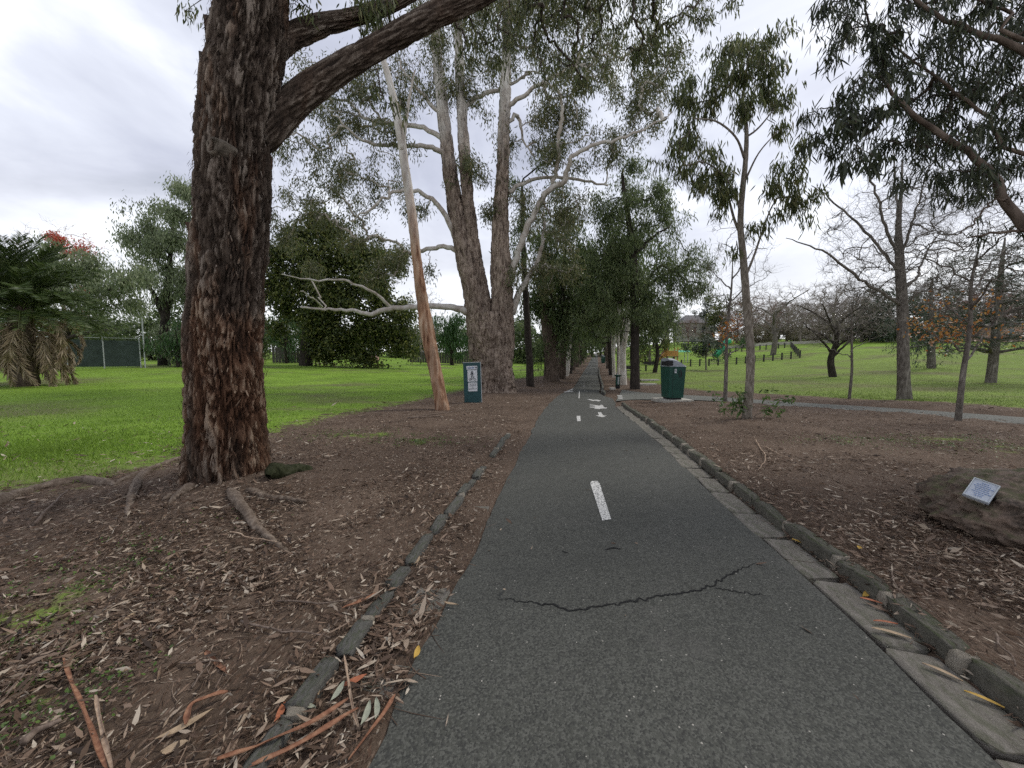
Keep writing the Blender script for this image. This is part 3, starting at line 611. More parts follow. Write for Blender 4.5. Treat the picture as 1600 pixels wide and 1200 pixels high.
def row(root, meshes, name, side, off, y0, y1, l0, l1, w, h, zoff, rr, skip=0.0, grow=0.0):
    y = y0
    while y < y1:
        l = rr.uniform(l0, l1) * (1 + grow * max(0, y - 6)); yc = y + l / 2
        e = float(hwr(yc)) + off if side > 0 else -float(hwl(yc)) - off
        x = float(xp(yc)) + e; sl = float(xp(yc + .3) - xp(yc - .3)) / 0.6
        if rr.random() >= skip:
            o = bpy.data.objects.new(name, rr.choice(meshes)); COL.objects.link(o); o.parent = root
            ww = w * rr.uniform(.88, 1.15); hh = h
            jz = .004 if name == 'paving_slab' else .014; o.location = (x + rr.uniform(-.014, .014), yc, float(base_h(x, yc)) + zoff + rr.uniform(-jz, jz))
            o.scale = (ww, l * (1.02 if name == 'kerb_stone' else 0.985), hh); kt = .25 if name == 'paving_slab' else 1.3; o.rotation_euler = (rr.uniform(-.03, .03) * kt, rr.uniform(-.06, .06) * kt, -math.atan(sl) + rr.uniform(-.04, .04))
        gap = rr.uniform(.006, .022)
        if name == 'kerb_stone' and y < 9:
            gap = rr.uniform(.02, .05)
            if rr.random() < (.8 if side > 0 else .5):
                o = bpy.data.objects.new('mortar_joint', MJ[rr.randrange(3)]); COL.objects.link(o); o.parent = root; ym = y + l + gap / 2; xm = float(xp(ym)) + e
                o.location = (xm + rr.uniform(-.008, .008), ym, float(base_h(xm, ym)) + zoff + rr.uniform(-.012, .006)); o.scale = (w * rr.uniform(.92, 1.08), gap * 1.5 + .02, h * rr.uniform(.93, 1.02)); o.rotation_euler = (0, 0, -math.atan(sl))
        y += l + gap
rr = random.Random(4)
kr = thing('stone_kerb', 'weathered bluestone kerb edging the litter bed right of the path', 'kerb', group='path kerbs')
row(kr, KB, 'kerb_stone', 1, KERB_R + 0.06, 0.3, 14.0, .32, .60, .115, .24, -.012, rr, 0.0, 0.08)
kl = thing('stone_kerb', 'broken half-buried stone kerb edging the dirt left of the path', 'kerb', group='path kerbs')
row(kl, KM, 'kerb_stone', -1, KERB_L + 0.05, 1.25, 4.9, .20, .52, .088, .20, -.044, rr, 0.07)
row(kl, KM, 'kerb_stone', -1, KERB_L + 0.05, 4.9, 7.5, .3, .5, .09, .2, -.05, rr, 0.45)
kf = thing('stone_kerb', 'thin far kerb running right of the path beyond the side path', 'kerb', group='path kerbs')
row(kf, KM, 'kerb_stone', 1, 0.16, 20.0, 60, .9, 1.3, .14, .24, 0.05, rr, 0.0)
sg = thing('stone_gutter', 'flat grey stone gutter slabs between path and right kerb', 'gutter', group='stone gutters')
row(sg, SM, 'paving_slab', 1, 0.13, -0.2, 13.2, .34, .66, .25, .10, -.034, rr, 0.0, 0.06)
sl_ = thing('stone_gutter', 'litter-covered stone gutter slabs beside the left path edge', 'gutter', group='stone gutters')
row(sl_, SM, 'paving_slab', -1, 0.15, 1.0, 4.2, .3, .55, .24, .10, -.050, rr, 0.25)

# ------------------------------------------------------------------ leaf litter, grass blades
def sample_field(n, cx, cy, r0, rmax, rg, p=2.0):
    """points round (cx, cy), thinning out with distance"""
    u = rg.random(n); r = r0 * (np.exp(u * math.log(1 + rmax / r0)) - 1); a = rg.random(n) * 2 * math.pi
    return cx + r * np.cos(a), cy + r * np.sin(a)
def flat_dirs(n, rg, tilt=0.25):
    a = rg.random(n) * 2 * math.pi; return np.stack([np.cos(a), np.sin(a), rg.normal(size=n) * tilt], 1)
def flat_leaves(pos, d, L, W, rg, curl=0.3):
    """leaves lying about flat, a little curled"""
    N = len(pos); d = norm(d); up = norm(np.stack([rg.normal(size=N) * .35, rg.normal(size=N) * .35, np.ones(N)], 1)); s = norm(np.cross(d, up)); nn = np.cross(s, d)
    L = L[:, None]; W = W[:, None]; c = rg.random((N, 1)) * curl * L; bend = (rg.random((N, 1)) - .5) * .5 * L
    V = np.stack([pos, pos + .35 * L * d + .5 * W * s + .3 * c * nn + .2 * bend * s, pos + .7 * L * d + .36 * W * s + .6 * c * nn + .6 * bend * s, pos + L * d + c * nn + bend * s,
                  pos + .7 * L * d - .36 * W * s + .6 * c * nn + .6 * bend * s, pos + .35 * L * d - .5 * W * s + .3 * c * nn + .2 * bend * s], 1)
    b = np.arange(N)[:, None] * 6
    return V.reshape(-1, 3), [b + np.array([[0, 1, 5]]), b + np.array([[1, 2, 4, 5]]), b + np.array([[2, 3, 4]])]
def litter(name, label, cx, n_chip, n_leaf, n_twig, cond, seed, rmax=16, cy=2.0, dens=None):
    rg = np.random.default_rng(seed); Vs, Fs, Ts, b = [], [], [], 0
    def put(V, F, T):
        nonlocal b
        Vs.append(V); Fs.extend([f + b for f in F]); Ts.append(T); b += len(V)
    for kind, n in (('chip', n_chip), ('leaf', n_leaf), ('twig', n_twig)):
        x, y = sample_field(n, cx, cy, 2.4, rmax, rg); ok = cond(x, y) & (y > 0.6) & (np.abs(x) < 1.45 * y + 1.2)
        x, y = x[ok], y[ok]; k = len(x); far = 1 + np.hypot(x, y) * 0.045
        cl = fbm2(x, y, 1.1, 3, seed); keep = rg.random(k) < np.clip((cl - .26) * 3.2, .15, 1); x, y, far = x[keep], y[keep], far[keep]; k = len(x)
        z = ground_h(x, y) + rg.random(k) * 0.014 + 0.012
        pos = np.stack([x, y, z], 1)
        if kind == 'chip':
            L = rg.gamma(2.2, .0105, k) * far + .008; V, F, _ = leaves(pos, flat_dirs(k, rg, .30), L, L * rg.uniform(.12, .34, k), rg); V[:, 2] = np.maximum(V[:, 2], np.repeat(z, 4) - .008); put(V, F, np.repeat(rg.random(k) ** 1.5 * .96, 4))
        elif kind == 'leaf':
            L = rg.gamma(4, .0115, k) * far + .012; V, F = flat_leaves(pos + [0, 0, .004], flat_dirs(k, rg, .18), L, L * rg.uniform(.13, .26, k), rg); put(V, F, np.repeat(np.clip(rg.random(k) ** 1.7 * .9 + .08, 0, 1), 6))
        else:
            L = (rg.gamma(2.0, .045, k) + .03) * np.where(rg.random(k) < .07, 2.6, 1.0); d = norm(flat_dirs(k, rg, .08)); t = np.linspace(0, 1, 4)[None, :, None]; side = np.cross(d, [0, 0, 1.0])
            Pt = pos[:, None] + t * (L[:, None] * d)[:, None] + (t * (1 - t)) * (side * (rg.normal(size=k) * .3 * L)[:, None])[:, None]
            Pt[..., 2] = ground_h(Pt[..., 0], Pt[..., 1]) + .016
            V, F = tubes(Pt, np.repeat((rg.uniform(.0007, .0024, k) * far)[:, None], 4, 1), 3); put(V, F, np.repeat(rg.random(k) * .75, 12))
    o = link(name, mesh_np(name, np.concatenate(Vs), Fs, {'tint': np.concatenate(Ts)}), M['litter']); tag(o, label, 'leaf litter', kind='stuff')
def bed_left(x, y):
    r = x - xp(y); m = grass_mask(x, y); e = fbm2(x, y, 1.7, 3, 77) * .22
    return (r < -hwl(y) - 0.30 + e * 1.6) & (m < 0.62) 
def bed_right(x, y):
    r = x - xp(y); m = grass_mask(x, y); sd = poly_sd(x, y, SIDE_POLY)
    return (((r > hwr(y) + KERB_R + .12)) | ((r > hwr(y) + .22 + .06 * fbm2(x, y, 4, 2, 4)) & (r < hwr(y) + .36))) & (m < 0.62) & (sd < -0.05)
litter('leaf_litter', 'dry bark chips, gum leaves and twigs strewn left of the path', -2.0, 230000, 2600, 17000, bed_left, 5)
litter('leaf_litter', 'brown leaf litter covering the bed right of the path', 3.6, 170000, 5500, 12000, bed_right, 6, 18, 1.9)
litter('leaf_litter', 'drift of long dry leaves along the left gutter', -0.6, 16000, 7000, 1800, lambda x, y: ((x - xp(y)) < -hwl(y) - .22 + fbm2(x, y, 3, 2, 5) * .34) & ((x - xp(y)) > -hwl(y) - .62), 7, 9, 2.0)
litter('leaf_litter', 'line of dry leaves caught along the right kerb', 2.0, 7000, 4200, 600, lambda x, y: ((x - xp(y)) > hwr(y) + .20 + .08 * fbm2(x, y, 4, 2, 4)) & ((x - xp(y)) < hwr(y) + .36), 17, 12, 1.5)
litter('leaf_litter', 'dry fallen leaves strewn on the lawn edge behind the big tree', -5.0, 9000, 3600, 300, lambda x, y: (grass_mask(x, y) > .55) & (poly_sd(x, y, LAWN_L) < 4.5) & (x < xp(y)), 9, 22, 6.0)
litter('leaf_litter', 'few stray leaf fragments scattered over the path', .8, 260, 90, 40, lambda x, y: (np.abs(x - xp(y)) < 1.15), 8, 14, 3.0)
def grass_blades(name, label, n, cx, cy, rmax, cond, seed, hmin=.03, hmax=.075, mat='grass_blade'):
    rg = np.random.default_rng(seed); x, y = sample_field(n, cx, cy, 5.0, rmax, rg)
    m = grass_mask(x, y) + (fbm2(x, y, 3.2, 4, 40) - .5) * 1.0; ok = (m > 0.52) & (rg.random(n) > dry_mask(x, y) * .8) & (y > 1.0) & (np.abs(x) < 1.45 * y + 1) & cond(x, y); x, y = x[ok], y[ok]; k = len(x)
    d = norm(np.stack([rg.normal(size=k) * .5, rg.normal(size=k) * .5, np.ones(k)], 1)); far = 1 + np.hypot(x, y) * .03
    V, F, T = leaves(np.stack([x, y, ground_h(x, y) - .004], 1), d, rg.uniform(hmin, hmax, k) * far ** .4, rg.uniform(.004, .009, k) * far ** 1.2, rg)
    tag(link(name, mesh_np(name, V, F, {'tint': T}), M[mat]), label, 'grass', kind='stuff')
grass_blades('grass', 'short green lawn grass left of the big tree', 160000, -7.5, 6.0, 40, lambda x, y: x < xp(y), 13)
grass_blades('grass', 'mown grass on the slope beyond the side path', 120000, 13, 14.0, 40, lambda x, y: (x > xp(y) + 2) & (y > 8), 14, mat='grass_dull')
def clover():
    rg = np.random.default_rng(3); Vs, Fs, Ts, b = [], [], [], 0
    for c, (a, b_, k) in zip(_pc, _pr):
        n = int(1500 * k / .4); x = c[0] + rg.normal(size=n) * a * .7; y = c[1] + rg.normal(size=n) * b_ * .8
        ok = (fbm2(x, y, 5, 3, 9) > .5) & (grass_mask(x, y) < .7); x, y = x[ok], y[ok]; n = len(x)
        L = rg.uniform(.008, .022, n) * (1 + .06 * y)
        V, F = flat_leaves(np.stack([x, y, ground_h(x, y) + rg.random(n) * .02 + .01], 1), flat_dirs(n, rg, .5), L, L * .7, rg); Vs.append(V); Fs += [f + b for f in F]; Ts.append(np.repeat(rg.random(n), 6)); b += len(V)
    tag(link('ground_cover', mesh_np('ground_cover', np.concatenate(Vs), Fs, {'tint': np.concatenate(Ts)}), M['weed']), 'patches of small green weeds in the leaf litter', 'weeds', kind='stuff')
clover()

# ------------------------------------------------------------------ shed bark strips, sticks and single fallen leaves
def ribbon(name, px, w, mat, label, cat, group, lift=.03, curl=.5, arch=0.0):
    pts = np.array([G(*p) for p in px]); n = 16; c = resample(pts, n); t = np.linspace(0, 1, n)
    c[:, 2] = np.maximum(ground_h(c[:, 0], c[:, 1]), base_h(c[:, 0], c[:, 1]) + .015) + lift + arch * np.sin(t * math.pi)
    T = norm(np.gradient(c, axis=0)); S = norm(np.cross(T, [0, 0, 1.0])); N = np.cross(S, T)
    a = np.linspace(-1, 1, 5); prof = w * np.minimum(1, 5 * np.minimum(t + .08, 1.08 - t)) * (0.75 + .5 * vnoise(np.stack([t * 7, t * 0, t * 0 + len(label)], 1)))
    tw = (vnoise(np.stack([t * 3, t * 0 + 3, t * 0 + len(label)], 1)) - .5) * 1.6
    S2 = S * np.cos(tw)[:, None] + N * np.sin(tw)[:, None]; N2 = np.cross(S2, T)
    top = c[:, None] + a[None, :, None] * prof[:, None, None] * S2[:, None] + (a ** 2)[None, :, None] * (curl * prof)[:, None, None] * N2[:, None]
    bot = top - N2[:, None] * .0035; o = c.mean(0)
    V = np.concatenate([top.reshape(-1, 3), bot.reshape(-1, 3)]) - o; m = n * 5; idx = np.arange(m).reshape(n, 5)
    Q = np.stack([idx[:-1, :-1], idx[:-1, 1:], idx[1:, 1:], idx[1:, :-1]], -1).reshape(-1, 4)
    ring = np.concatenate([idx[:, 0], idx[-1, 1:], idx[::-1, 4][1:], idx[0, ::-1][1:-1]])
    e = np.stack([ring, ring + m, np.roll(ring, -1) + m, np.roll(ring, -1)], 1)
    tag(link(name, mesh_np(name, V, [Q, Q[:, ::-1] + m, e], None, True), mat, loc=o), label, cat, group)
def stick(px, r, label, mat='stick', fork=None, lift=0.0):
    pts = np.array([G(*p) for p in px]); c = resample(pts, 14); o = c.mean(0); c[:, 2] = np.maximum(ground_h(c[:, 0], c[:, 1]), base_h(c[:, 0], c[:, 1]) + .01) + r * 1.2 + lift + .022
    c[:, :2] += (np.stack([fbm2(c[:, 0], c[:, 1], 8, 2, 3), fbm2(c[:, 1], c[:, 0], 8, 2, 4)], 1) - .5) * .05
    R_ = np.linspace(r, r * .5, 14); V, F = tubes((c - o)[None], R_[None], 6, cap=True)
    if fork:
        f = resample(np.array([c[6], G(*fork) + [0, 0, r]]), 8); V2, F2 = tubes((f - o)[None], np.linspace(r * .7, r * .3, 8)[None], 5, cap=True); F = F + [x + len(V) for x in F2]; V = np.concatenate([V, V2])
    tag(link('fallen_stick', mesh_np('fallen_stick', V, F, None, True), M[mat], loc=o), label, 'stick', 'fallen sticks on the ground')
BG = 'shed bark strips by the left kerb'
ribbon('bark_strip', [(100, 1035), (112, 1075), (130, 1115), (150, 1170), (168, 1215)], .008, M['strip'], 'long reddish bark strip slanting across the bottom left corner', 'bark strip', BG)
ribbon('bark_strip', [(150, 1095), (158, 1140), (176, 1215)], .007, M['strip_pale'], 'pale brown bark strip beside the long reddish one', 'bark strip', BG)
ribbon('bark_strip', [(357, 1090), (325, 1106), (300, 1118), (291, 1142)], .013, M['strip'], 'bent bright orange bark strip left of the kerb end', 'bark strip', BG, arch=.02)
ribbon('bark_strip', [(340, 1205), (420, 1180), (490, 1150), (545, 1112)], .011, M['strip'], 'thick orange bark strip lying over the kerb end', 'bark strip', BG, .05)
ribbon('bark_strip', [(385, 1215), (470, 1178), (560, 1122)], .009, M['strip'], 'second orange bark strip just below the thick one', 'bark strip', BG, .035)
ribbon('bark_strip', [(538, 1035), (545, 1080), (552, 1120), (560, 1150)], .006, M['strip_pale'], 'narrow brown bark strip standing upright in the gutter leaves', 'bark strip', BG, .03)
ribbon('bark_strip', [(618, 1095), (600, 1125), (575, 1160), (545, 1200)], .008, M['strip'], 'reddish bark strip along the left path edge', 'bark strip', BG, .02)
ribbon('bark_strip', [(535, 960), (560, 950), (590, 935)], .008, M['strip'], 'short orange bark strip above the kerb in the gutter', 'bark strip', BG, .04)
ribbon('bark_strip', [(300, 940), (322, 955), (343, 970)], .010, M['strip_pale'], 'short pinkish bark strip in mid left dirt', 'bark strip', BG, .012)
ribbon('bark_strip', [(320, 1020), (340, 1040), (355, 1055)], .010, M['strip'], 'small curled rust bark strip right of the forked twigs', 'bark strip', BG, .012)
stick([(30, 1180), (60, 1155), (102, 1135)], .016, 'thick grey broken stick in the bottom left corner')
stick([(378, 980), (440, 993), (512, 1006)], .007, 'long thin dark stick below the tree reaching the kerb', fork=(470, 985))
stick([(435, 946), (520, 948), (592, 936)], .006, 'thin reddish stick pointing at the kerb')
stick([(282, 1047), (340, 1045)], .005, 'short pale twig beside another near bottom left')
stick([(300, 1085), (318, 1050), (325, 1030)], .004, 'forked little twig beside the bent orange bark', fork=(330, 1060))
stick([(0, 1108), (22, 1080), (42, 1052)], .006, 'thin dark stick at the left picture edge')
stick([(360, 845), (400, 855), (430, 862)], .006, 'pale stick lying across the pale root', 'strip_pale', None, .05)
stick([(55, 825), (78, 800), (105, 772)], .016, 'dark branch leaning off the long left root')
stick([(690, 652), (640, 655), (745, 640)], .02, 'long fallen branch at the foot of the leaning tree')
stick([(1180, 690), (1190, 705), (1196, 722), (1185, 738)], .010, 'pale forked branch lying right of the kerb', 'strip_pale', (1212, 712))
stick([(1195, 700), (1215, 712), (1235, 720)], .008, 'short pale branch crossing the forked one', 'strip_pale')
stick([(1390, 890), (1400, 920), (1440, 960)], .005, 'thin stick in the bed right of the kerb')
stick([(1340, 800), (1380, 808), (1430, 818)], .005, 'slim twig left of the boulder')
stick([(1560, 1000), (1575, 1030), (1590, 1050)], .006, 'short brown stick near the right picture edge')
LG = 'large fallen leaves along the kerbs'
def fallen(px, L, ang, w, mat, label):
    p = G(*px); a = ang; n = 7; t = np.linspace(0, 1, n); rg = np.random.default_rng(int(px[0]))
    prof = np.sin(np.clip(t, 0.02, .98) * math.pi) ** .7 * w; ax = np.stack([np.cos(a + t * .5) * L, np.sin(a + t * .5) * L, .012 * np.sin(t * 3)], 1); c = np.cumsum(ax / n, 0)
    S = np.array([-math.sin(a), math.cos(a), .25]); V = np.concatenate([c + S * prof[:, None], c - S * prof[:, None] + [0, 0, .004], c - [0, 0, .003]])
    i = np.arange(n - 1); F = np.concatenate([np.stack([i, i + 2 * n, i + 2 * n + 1, i + 1], 1), np.stack([i + 2 * n, i + n, i + n + 1, i + 2 * n + 1], 1)])
    p[2] = max(p[2], float(base_h(p[0], p[1])) + .012) + .02
    m = mesh_np('fallen_leaf', V, [F], {'tint': np.full(len(V), rg.random())}, True); tag(link('fallen_leaf', m, mat, loc=p), label, 'leaf', LG)
M['leaf_tan'] = m_plain('tan_leaf', (0.34, 0.25, 0.16), .7, .2, 30); M['leaf_rust'] = m_plain('rust_leaf', (0.34, 0.12, 0.06), .7, .25, 30); M['leaf_grey'] = m_plain('grey_green_leaf', (0.28, 0.29, 0.22), .7, .2, 30); M['leaf_yellow'] = m_plain('yellow_leaf', (0.46, 0.29, 0.06), .7, .2, 30)
for px, L, an, w, mt, lb in (
    ((525, 1082), .14, .2, .018, 'leaf_rust', 'broad rust-red leaf in the gutter pile by the left kerb'),
    ((500, 1100), .12, 2.2, .014, 'leaf_tan', 'tan leaf topping the gutter pile beside the rust-red one'),
    ((512, 1110), .12, 1.1, .015, 'leaf_grey', 'pale grey-green leaf in the middle of the gutter pile'),
    ((498, 1118), .11, 2.8, .013, 'leaf_grey', 'pale grey leaf at the kerb side of the gutter pile'),
    ((560, 1150), .13, 1.3, .014, 'leaf_grey', 'grey-green leaf lying near the path edge at bottom'),
    ((585, 1140), .12, 1.6, .013, 'leaf_grey', 'grey-green leaf nearest the path edge below the slabs'),
    ((645, 1040), .09, 1.2, .016, 'leaf_yellow', 'yellow leaf at the left path edge'),
    ((690, 945), .13, -.7, .010, 'leaf_tan', 'slim curved tan leaf on the left gutter slab'),
    ((640, 890), .14, 1.0, .024, 'leaf_tan', 'broad tan leaf against the left kerb'),
    ((425, 1140), .11, 1.4, .015, 'leaf_rust', 'small orange leaf in front of the left kerb end'),
    ((225, 1168), .22, .45, .016, 'leaf_tan', 'long pale bark leaf touching the bent orange strip'),
    ((180, 985), .12, 1.3, .018, 'leaf_tan', 'single tan leaf in the weeds at lower left'),
    ((245, 1182), .10, .1, .02, 'leaf_tan', 'pale oval leaf at the bottom left edge'),
    ((1435, 1010), .20, 2.4, .018, 'leaf_tan', 'long yellowish leaf leaning on the right kerb'),
    ((1515, 1080), .16, 2.0, .014, 'leaf_tan', 'tan leaf in the gap before the right kerb'),
    ((1410, 985), .15, 2.7, .010, 'leaf_rust', 'slim rust leaf in the gap before the right kerb'),
    ((1258, 855), .10, 1.9, .022, 'leaf_yellow', 'orange-yellow leaf standing against the right kerb'),
    ((1345, 940), .12, .3, .016, 'leaf_yellow', 'yellow leaf heap between slabs and right kerb'),
    ((1385, 950), .13, 2.4, .014, 'leaf_rust', 'brown leaf just past the yellow heap at right kerb'),
    ((1580, 1122), .14, 2.1, .013, 'leaf_yellow', 'yellow-brown leaf at the lower end of right kerb'),
    ((1342, 862), .05, .6, .016, 'leaf_yellow', 'tiny bright yellow leaf in the bed left of the boulder')):
    fallen(px, L, an, w, M[mt], lb)
# ================================================================== trees
def PXL(pts, Y, Y2=None):
    """list of (px, py[, r_px]) at distance Y (to Y2) -> points, radii in metres"""
    n = len(pts); ys = np.linspace(Y, Y if Y2 is None else Y2, n)
    pt = np.array([P(p[0], p[1], y) for p, y in zip(pts, ys)])
    u = np.array([(p[0] - 800) / FPX for p in pts])
    rad = np.array([(p[2] if len(p) > 2 else 1.0) for p in pts]) * ys / FPX / np.sqrt(1 + u * u)
    return pt, rad

def connect(nodes, attract, rg, up=0.3, n=6, wig=0.08, step_pen=0.0):
    """grow thin branches: each attractor joins the nearest wood; returns polylines, radius counts and tip directions"""
    nodes = np.array(nodes, float); A = np.array(attract, float)
    dmin = np.array([np.min(np.linalg.norm(nodes - a, axis=1)) for a in A]); A = A[np.argsort(dmin)]
    cap = len(nodes) + len(A) * (n - 1); N = np.zeros((cap, 3)); N[:len(nodes)] = nodes; k = len(nodes); par = np.full(cap, -1); cnt = np.zeros(cap)
    dirs = np.zeros((cap, 3)); lines, lid = [], []
    t = np.linspace(0, 1, n)[:, None]
    for a in A:
        d = N[:k] - a; q = int(np.argmin((d * d).sum(1) * (1 + 0.0 * k) + 0.0))
        p = N[q]; v = a - p; L = np.linalg.norm(v) + 1e-6
        s = dirs[q] * 0.6 * L + np.array([0, 0, up * L]); c1 = p + v * .4 + s * .35
        pts = (1 - t) ** 2 * p + 2 * t * (1 - t) * c1 + t ** 2 * a
        pts[1:-1] += rg.normal(size=(n - 2, 3)) * wig * L * .5
        ids = [q]
        for j in range(1, n):
            N[k] = pts[j]; par[k] = ids[-1]; dirs[k] = (pts[j] - pts[j - 1]) / (np.linalg.norm(pts[j] - pts[j - 1]) + 1e-9); ids.append(k); k += 1
        lines.append(pts); lid.append(ids); cnt[ids[-1]] += 1
    for i in range(k - 1, len(nodes) - 1, -1):
        if par[i] >= 0: cnt[par[i]] += cnt[i]
    lines = np.array(lines); lid = np.array(lid); C = cnt[lid]; C[:, 0] = C[:, 1]
    return lines, C, A, dirs[lid[:, -1]]

def blob_points(clumps, Y, depth, dens, rg, shell=0.4, sub=4):
    """clumps of (px, py, r_px[, Y]) -> attractor points filling them"""
    out = []
    for c in clumps:
        y = c[3] if len(c) > 3 else Y; ctr = P(c[0], c[1], y); R_ = c[2] * y / FPX; n = max(2, int(dens * (R_ ** 2) * depth + rg.random())); m = max(1, n // sub)
        v = norm(rg.normal(size=(m, 3))) * (rg.random((m, 1)) ** shell); v = v[rg.integers(0, m, n)] + rg.normal(size=(n, 3)) * .19; out.append(ctr + v * [R_ * 1.08, R_ * depth * 1.08, R_ * .92])
    return np.concatenate(out)

def foliage(tips, tdir, per, spread, L, W, rg, hang=0.6, six=False, along=None):
    """leaves round each twig tip; hang 0..1 pulls them downwards"""
    n = len(tips) * per; base = np.repeat(tips, per, 0); off = rg.normal(size=(n, 3)) * spread
    base = base + off
    if along is not None:
        f = rg.random((n, 1)) ** 1.5; base = base + np.repeat(along, per, 0) * f
    d = norm(rg.normal(size=(n, 3)) + np.repeat(tdir, per, 0) * .5) * (1 - hang) + np.array([0, 0, -1.0]) * hang + rg.normal(size=(n, 3)) * .12
    return leaves(base, d, L * rg.uniform(.65, 1.25, n), W * rg.uniform(.7, 1.25, n), rg, six=six)

def bark_tube(pts, rad, nk, nz, amp, fk, fz, seed, flare=None, lump=0.0, ext=True):
    """tube along a smooth line with fissured relief; returns verts, faces, ridge"""
    c, r = resample(pts, nz, rad); T = norm(np.gradient(c, axis=0))
    U = norm(np.cross(T, np.array([0, 1.0, 0.05]))); W = np.cross(T, U); a = np.arange(nk) * 2 * math.pi / nk
    s = np.concatenate([[0], np.cumsum(np.linalg.norm(np.diff(c, axis=0), axis=1))])
    A, S = np.meshgrid(a, s); R_ = np.repeat(r[:, None], nk, 1)
    q = np.stack([np.cos(A) * fk, np.sin(A) * fk, S * fz], -1)
    wob = (fbm(q * .5, 2, seed + 40) - .5) * 1.6
    q2 = q + wob[..., None] * np.array([.8, .8, .6])
    n1 = fbm(q2, 4, seed); n2 = fbm(q2 * [2.3, 2.3, 1.5] + 5, 3, seed + 9)
    ridge = np.clip(1 - np.abs(2 * n1 - 1) * 3.2, 0, 1)                      # deep cracks where n1 crosses the middle
    patch = fbm(q * [.35, .35, .5] + 3, 3, seed + 20); h = np.clip((1 - ridge) * (.25 + .6 * patch) + n2 * .6 + (patch - .5) * .5 - .05, 0, 1)
    R2 = R_ * (1 + lump * (fbm(np.stack([np.cos(A) * 1.2, np.sin(A) * 1.2, S * 1.1], -1), 3, seed + 70) - .5)) + amp * (h - .5)
    if flare is not None: R2 = R2 * flare(A, S)
    V = c[:, None] + R2[..., None] * (np.cos(A)[..., None] * U[:, None] + np.sin(A)[..., None] * W[:, None])
    idx = np.arange(nz * nk).reshape(nz, nk); nx = np.roll(idx, -1, 1)
    Q = np.stack([idx[:-1], nx[:-1], nx[1:], idx[1:]], -1).reshape(-1, 4)
    return V.reshape(-1, 3), [Q, idx[-1:][:, ::1]], h.ravel()

class Tree:
    def __init__(s, name, label, base, group=None, cat='tree'):
        s.base = np.array(base, float); s.root = thing(name, label, cat, s.base, group); s.W = {}; s.nodes = []
    def wood(s, part, V, F, ridge=None, sm=True):
        w = s.W.setdefault(part, [[], [], [], 0]); w[0].append(V); w[1] += [f + w[3] for f in F]; w[2].append(ridge if ridge is not None else np.full(len(V), .5)); w[3] += len(V)
    def limb(s, part, pts, rad, k=8, n=None, amp=0.0, node=True):
        if part == 'limb': s.nl = getattr(s, 'nl', 0) + 1; part = 'limb#%d' % s.nl
        n = n or max(8, len(pts) * 4); c, r = resample(pts, n, rad)
        if amp: c[1:-1] += rng.normal(size=(n - 2, 3)) * amp
        V, F = tubes(c[None], r[None], k, cap=True); s.wood(part, V, F)
        if node: s.nodes.append(c[::2] if n > 10 else c)
        return c
    def twigs(s, attract, rg, part='branch', r_tip=.006, power=.5, up=.25, k=4, wig=.08, rmax=9.0, n=6, minz=None):
        nd = np.concatenate(s.nodes)
        if minz is not None: nd = nd[nd[:, 2] > minz]
        lines, C, tips, td = connect(nd, attract, rg, up, n, wig)
        R_ = np.minimum(r_tip * np.maximum(C, 1) ** power, rmax); R_[:, -1] *= .4
        V, F = tubes(lines, R_, k); s.wood(part, V, F)
        return tips, td, lines
    def leafs(s, V, F, T, mat, name='crown'):
        o = link(name, mesh_np(name, V - s.base, F, {'tint': T}), mat, s.root); o['kind'] = 'stuff'
        return o
    def finish(s, mats):
        for part, (V, F, rd, _) in s.W.items():
            V = np.concatenate(V) - s.base
            nm = part.split('#')[0]
            o = link(nm, mesh_np(nm, V, F, {'ridge': np.concatenate(rd)}, True), mats[nm], s.root)
            if nm in ('branch', 'twig', 'sucker'): o['kind'] = 'stuff'
        return s.root

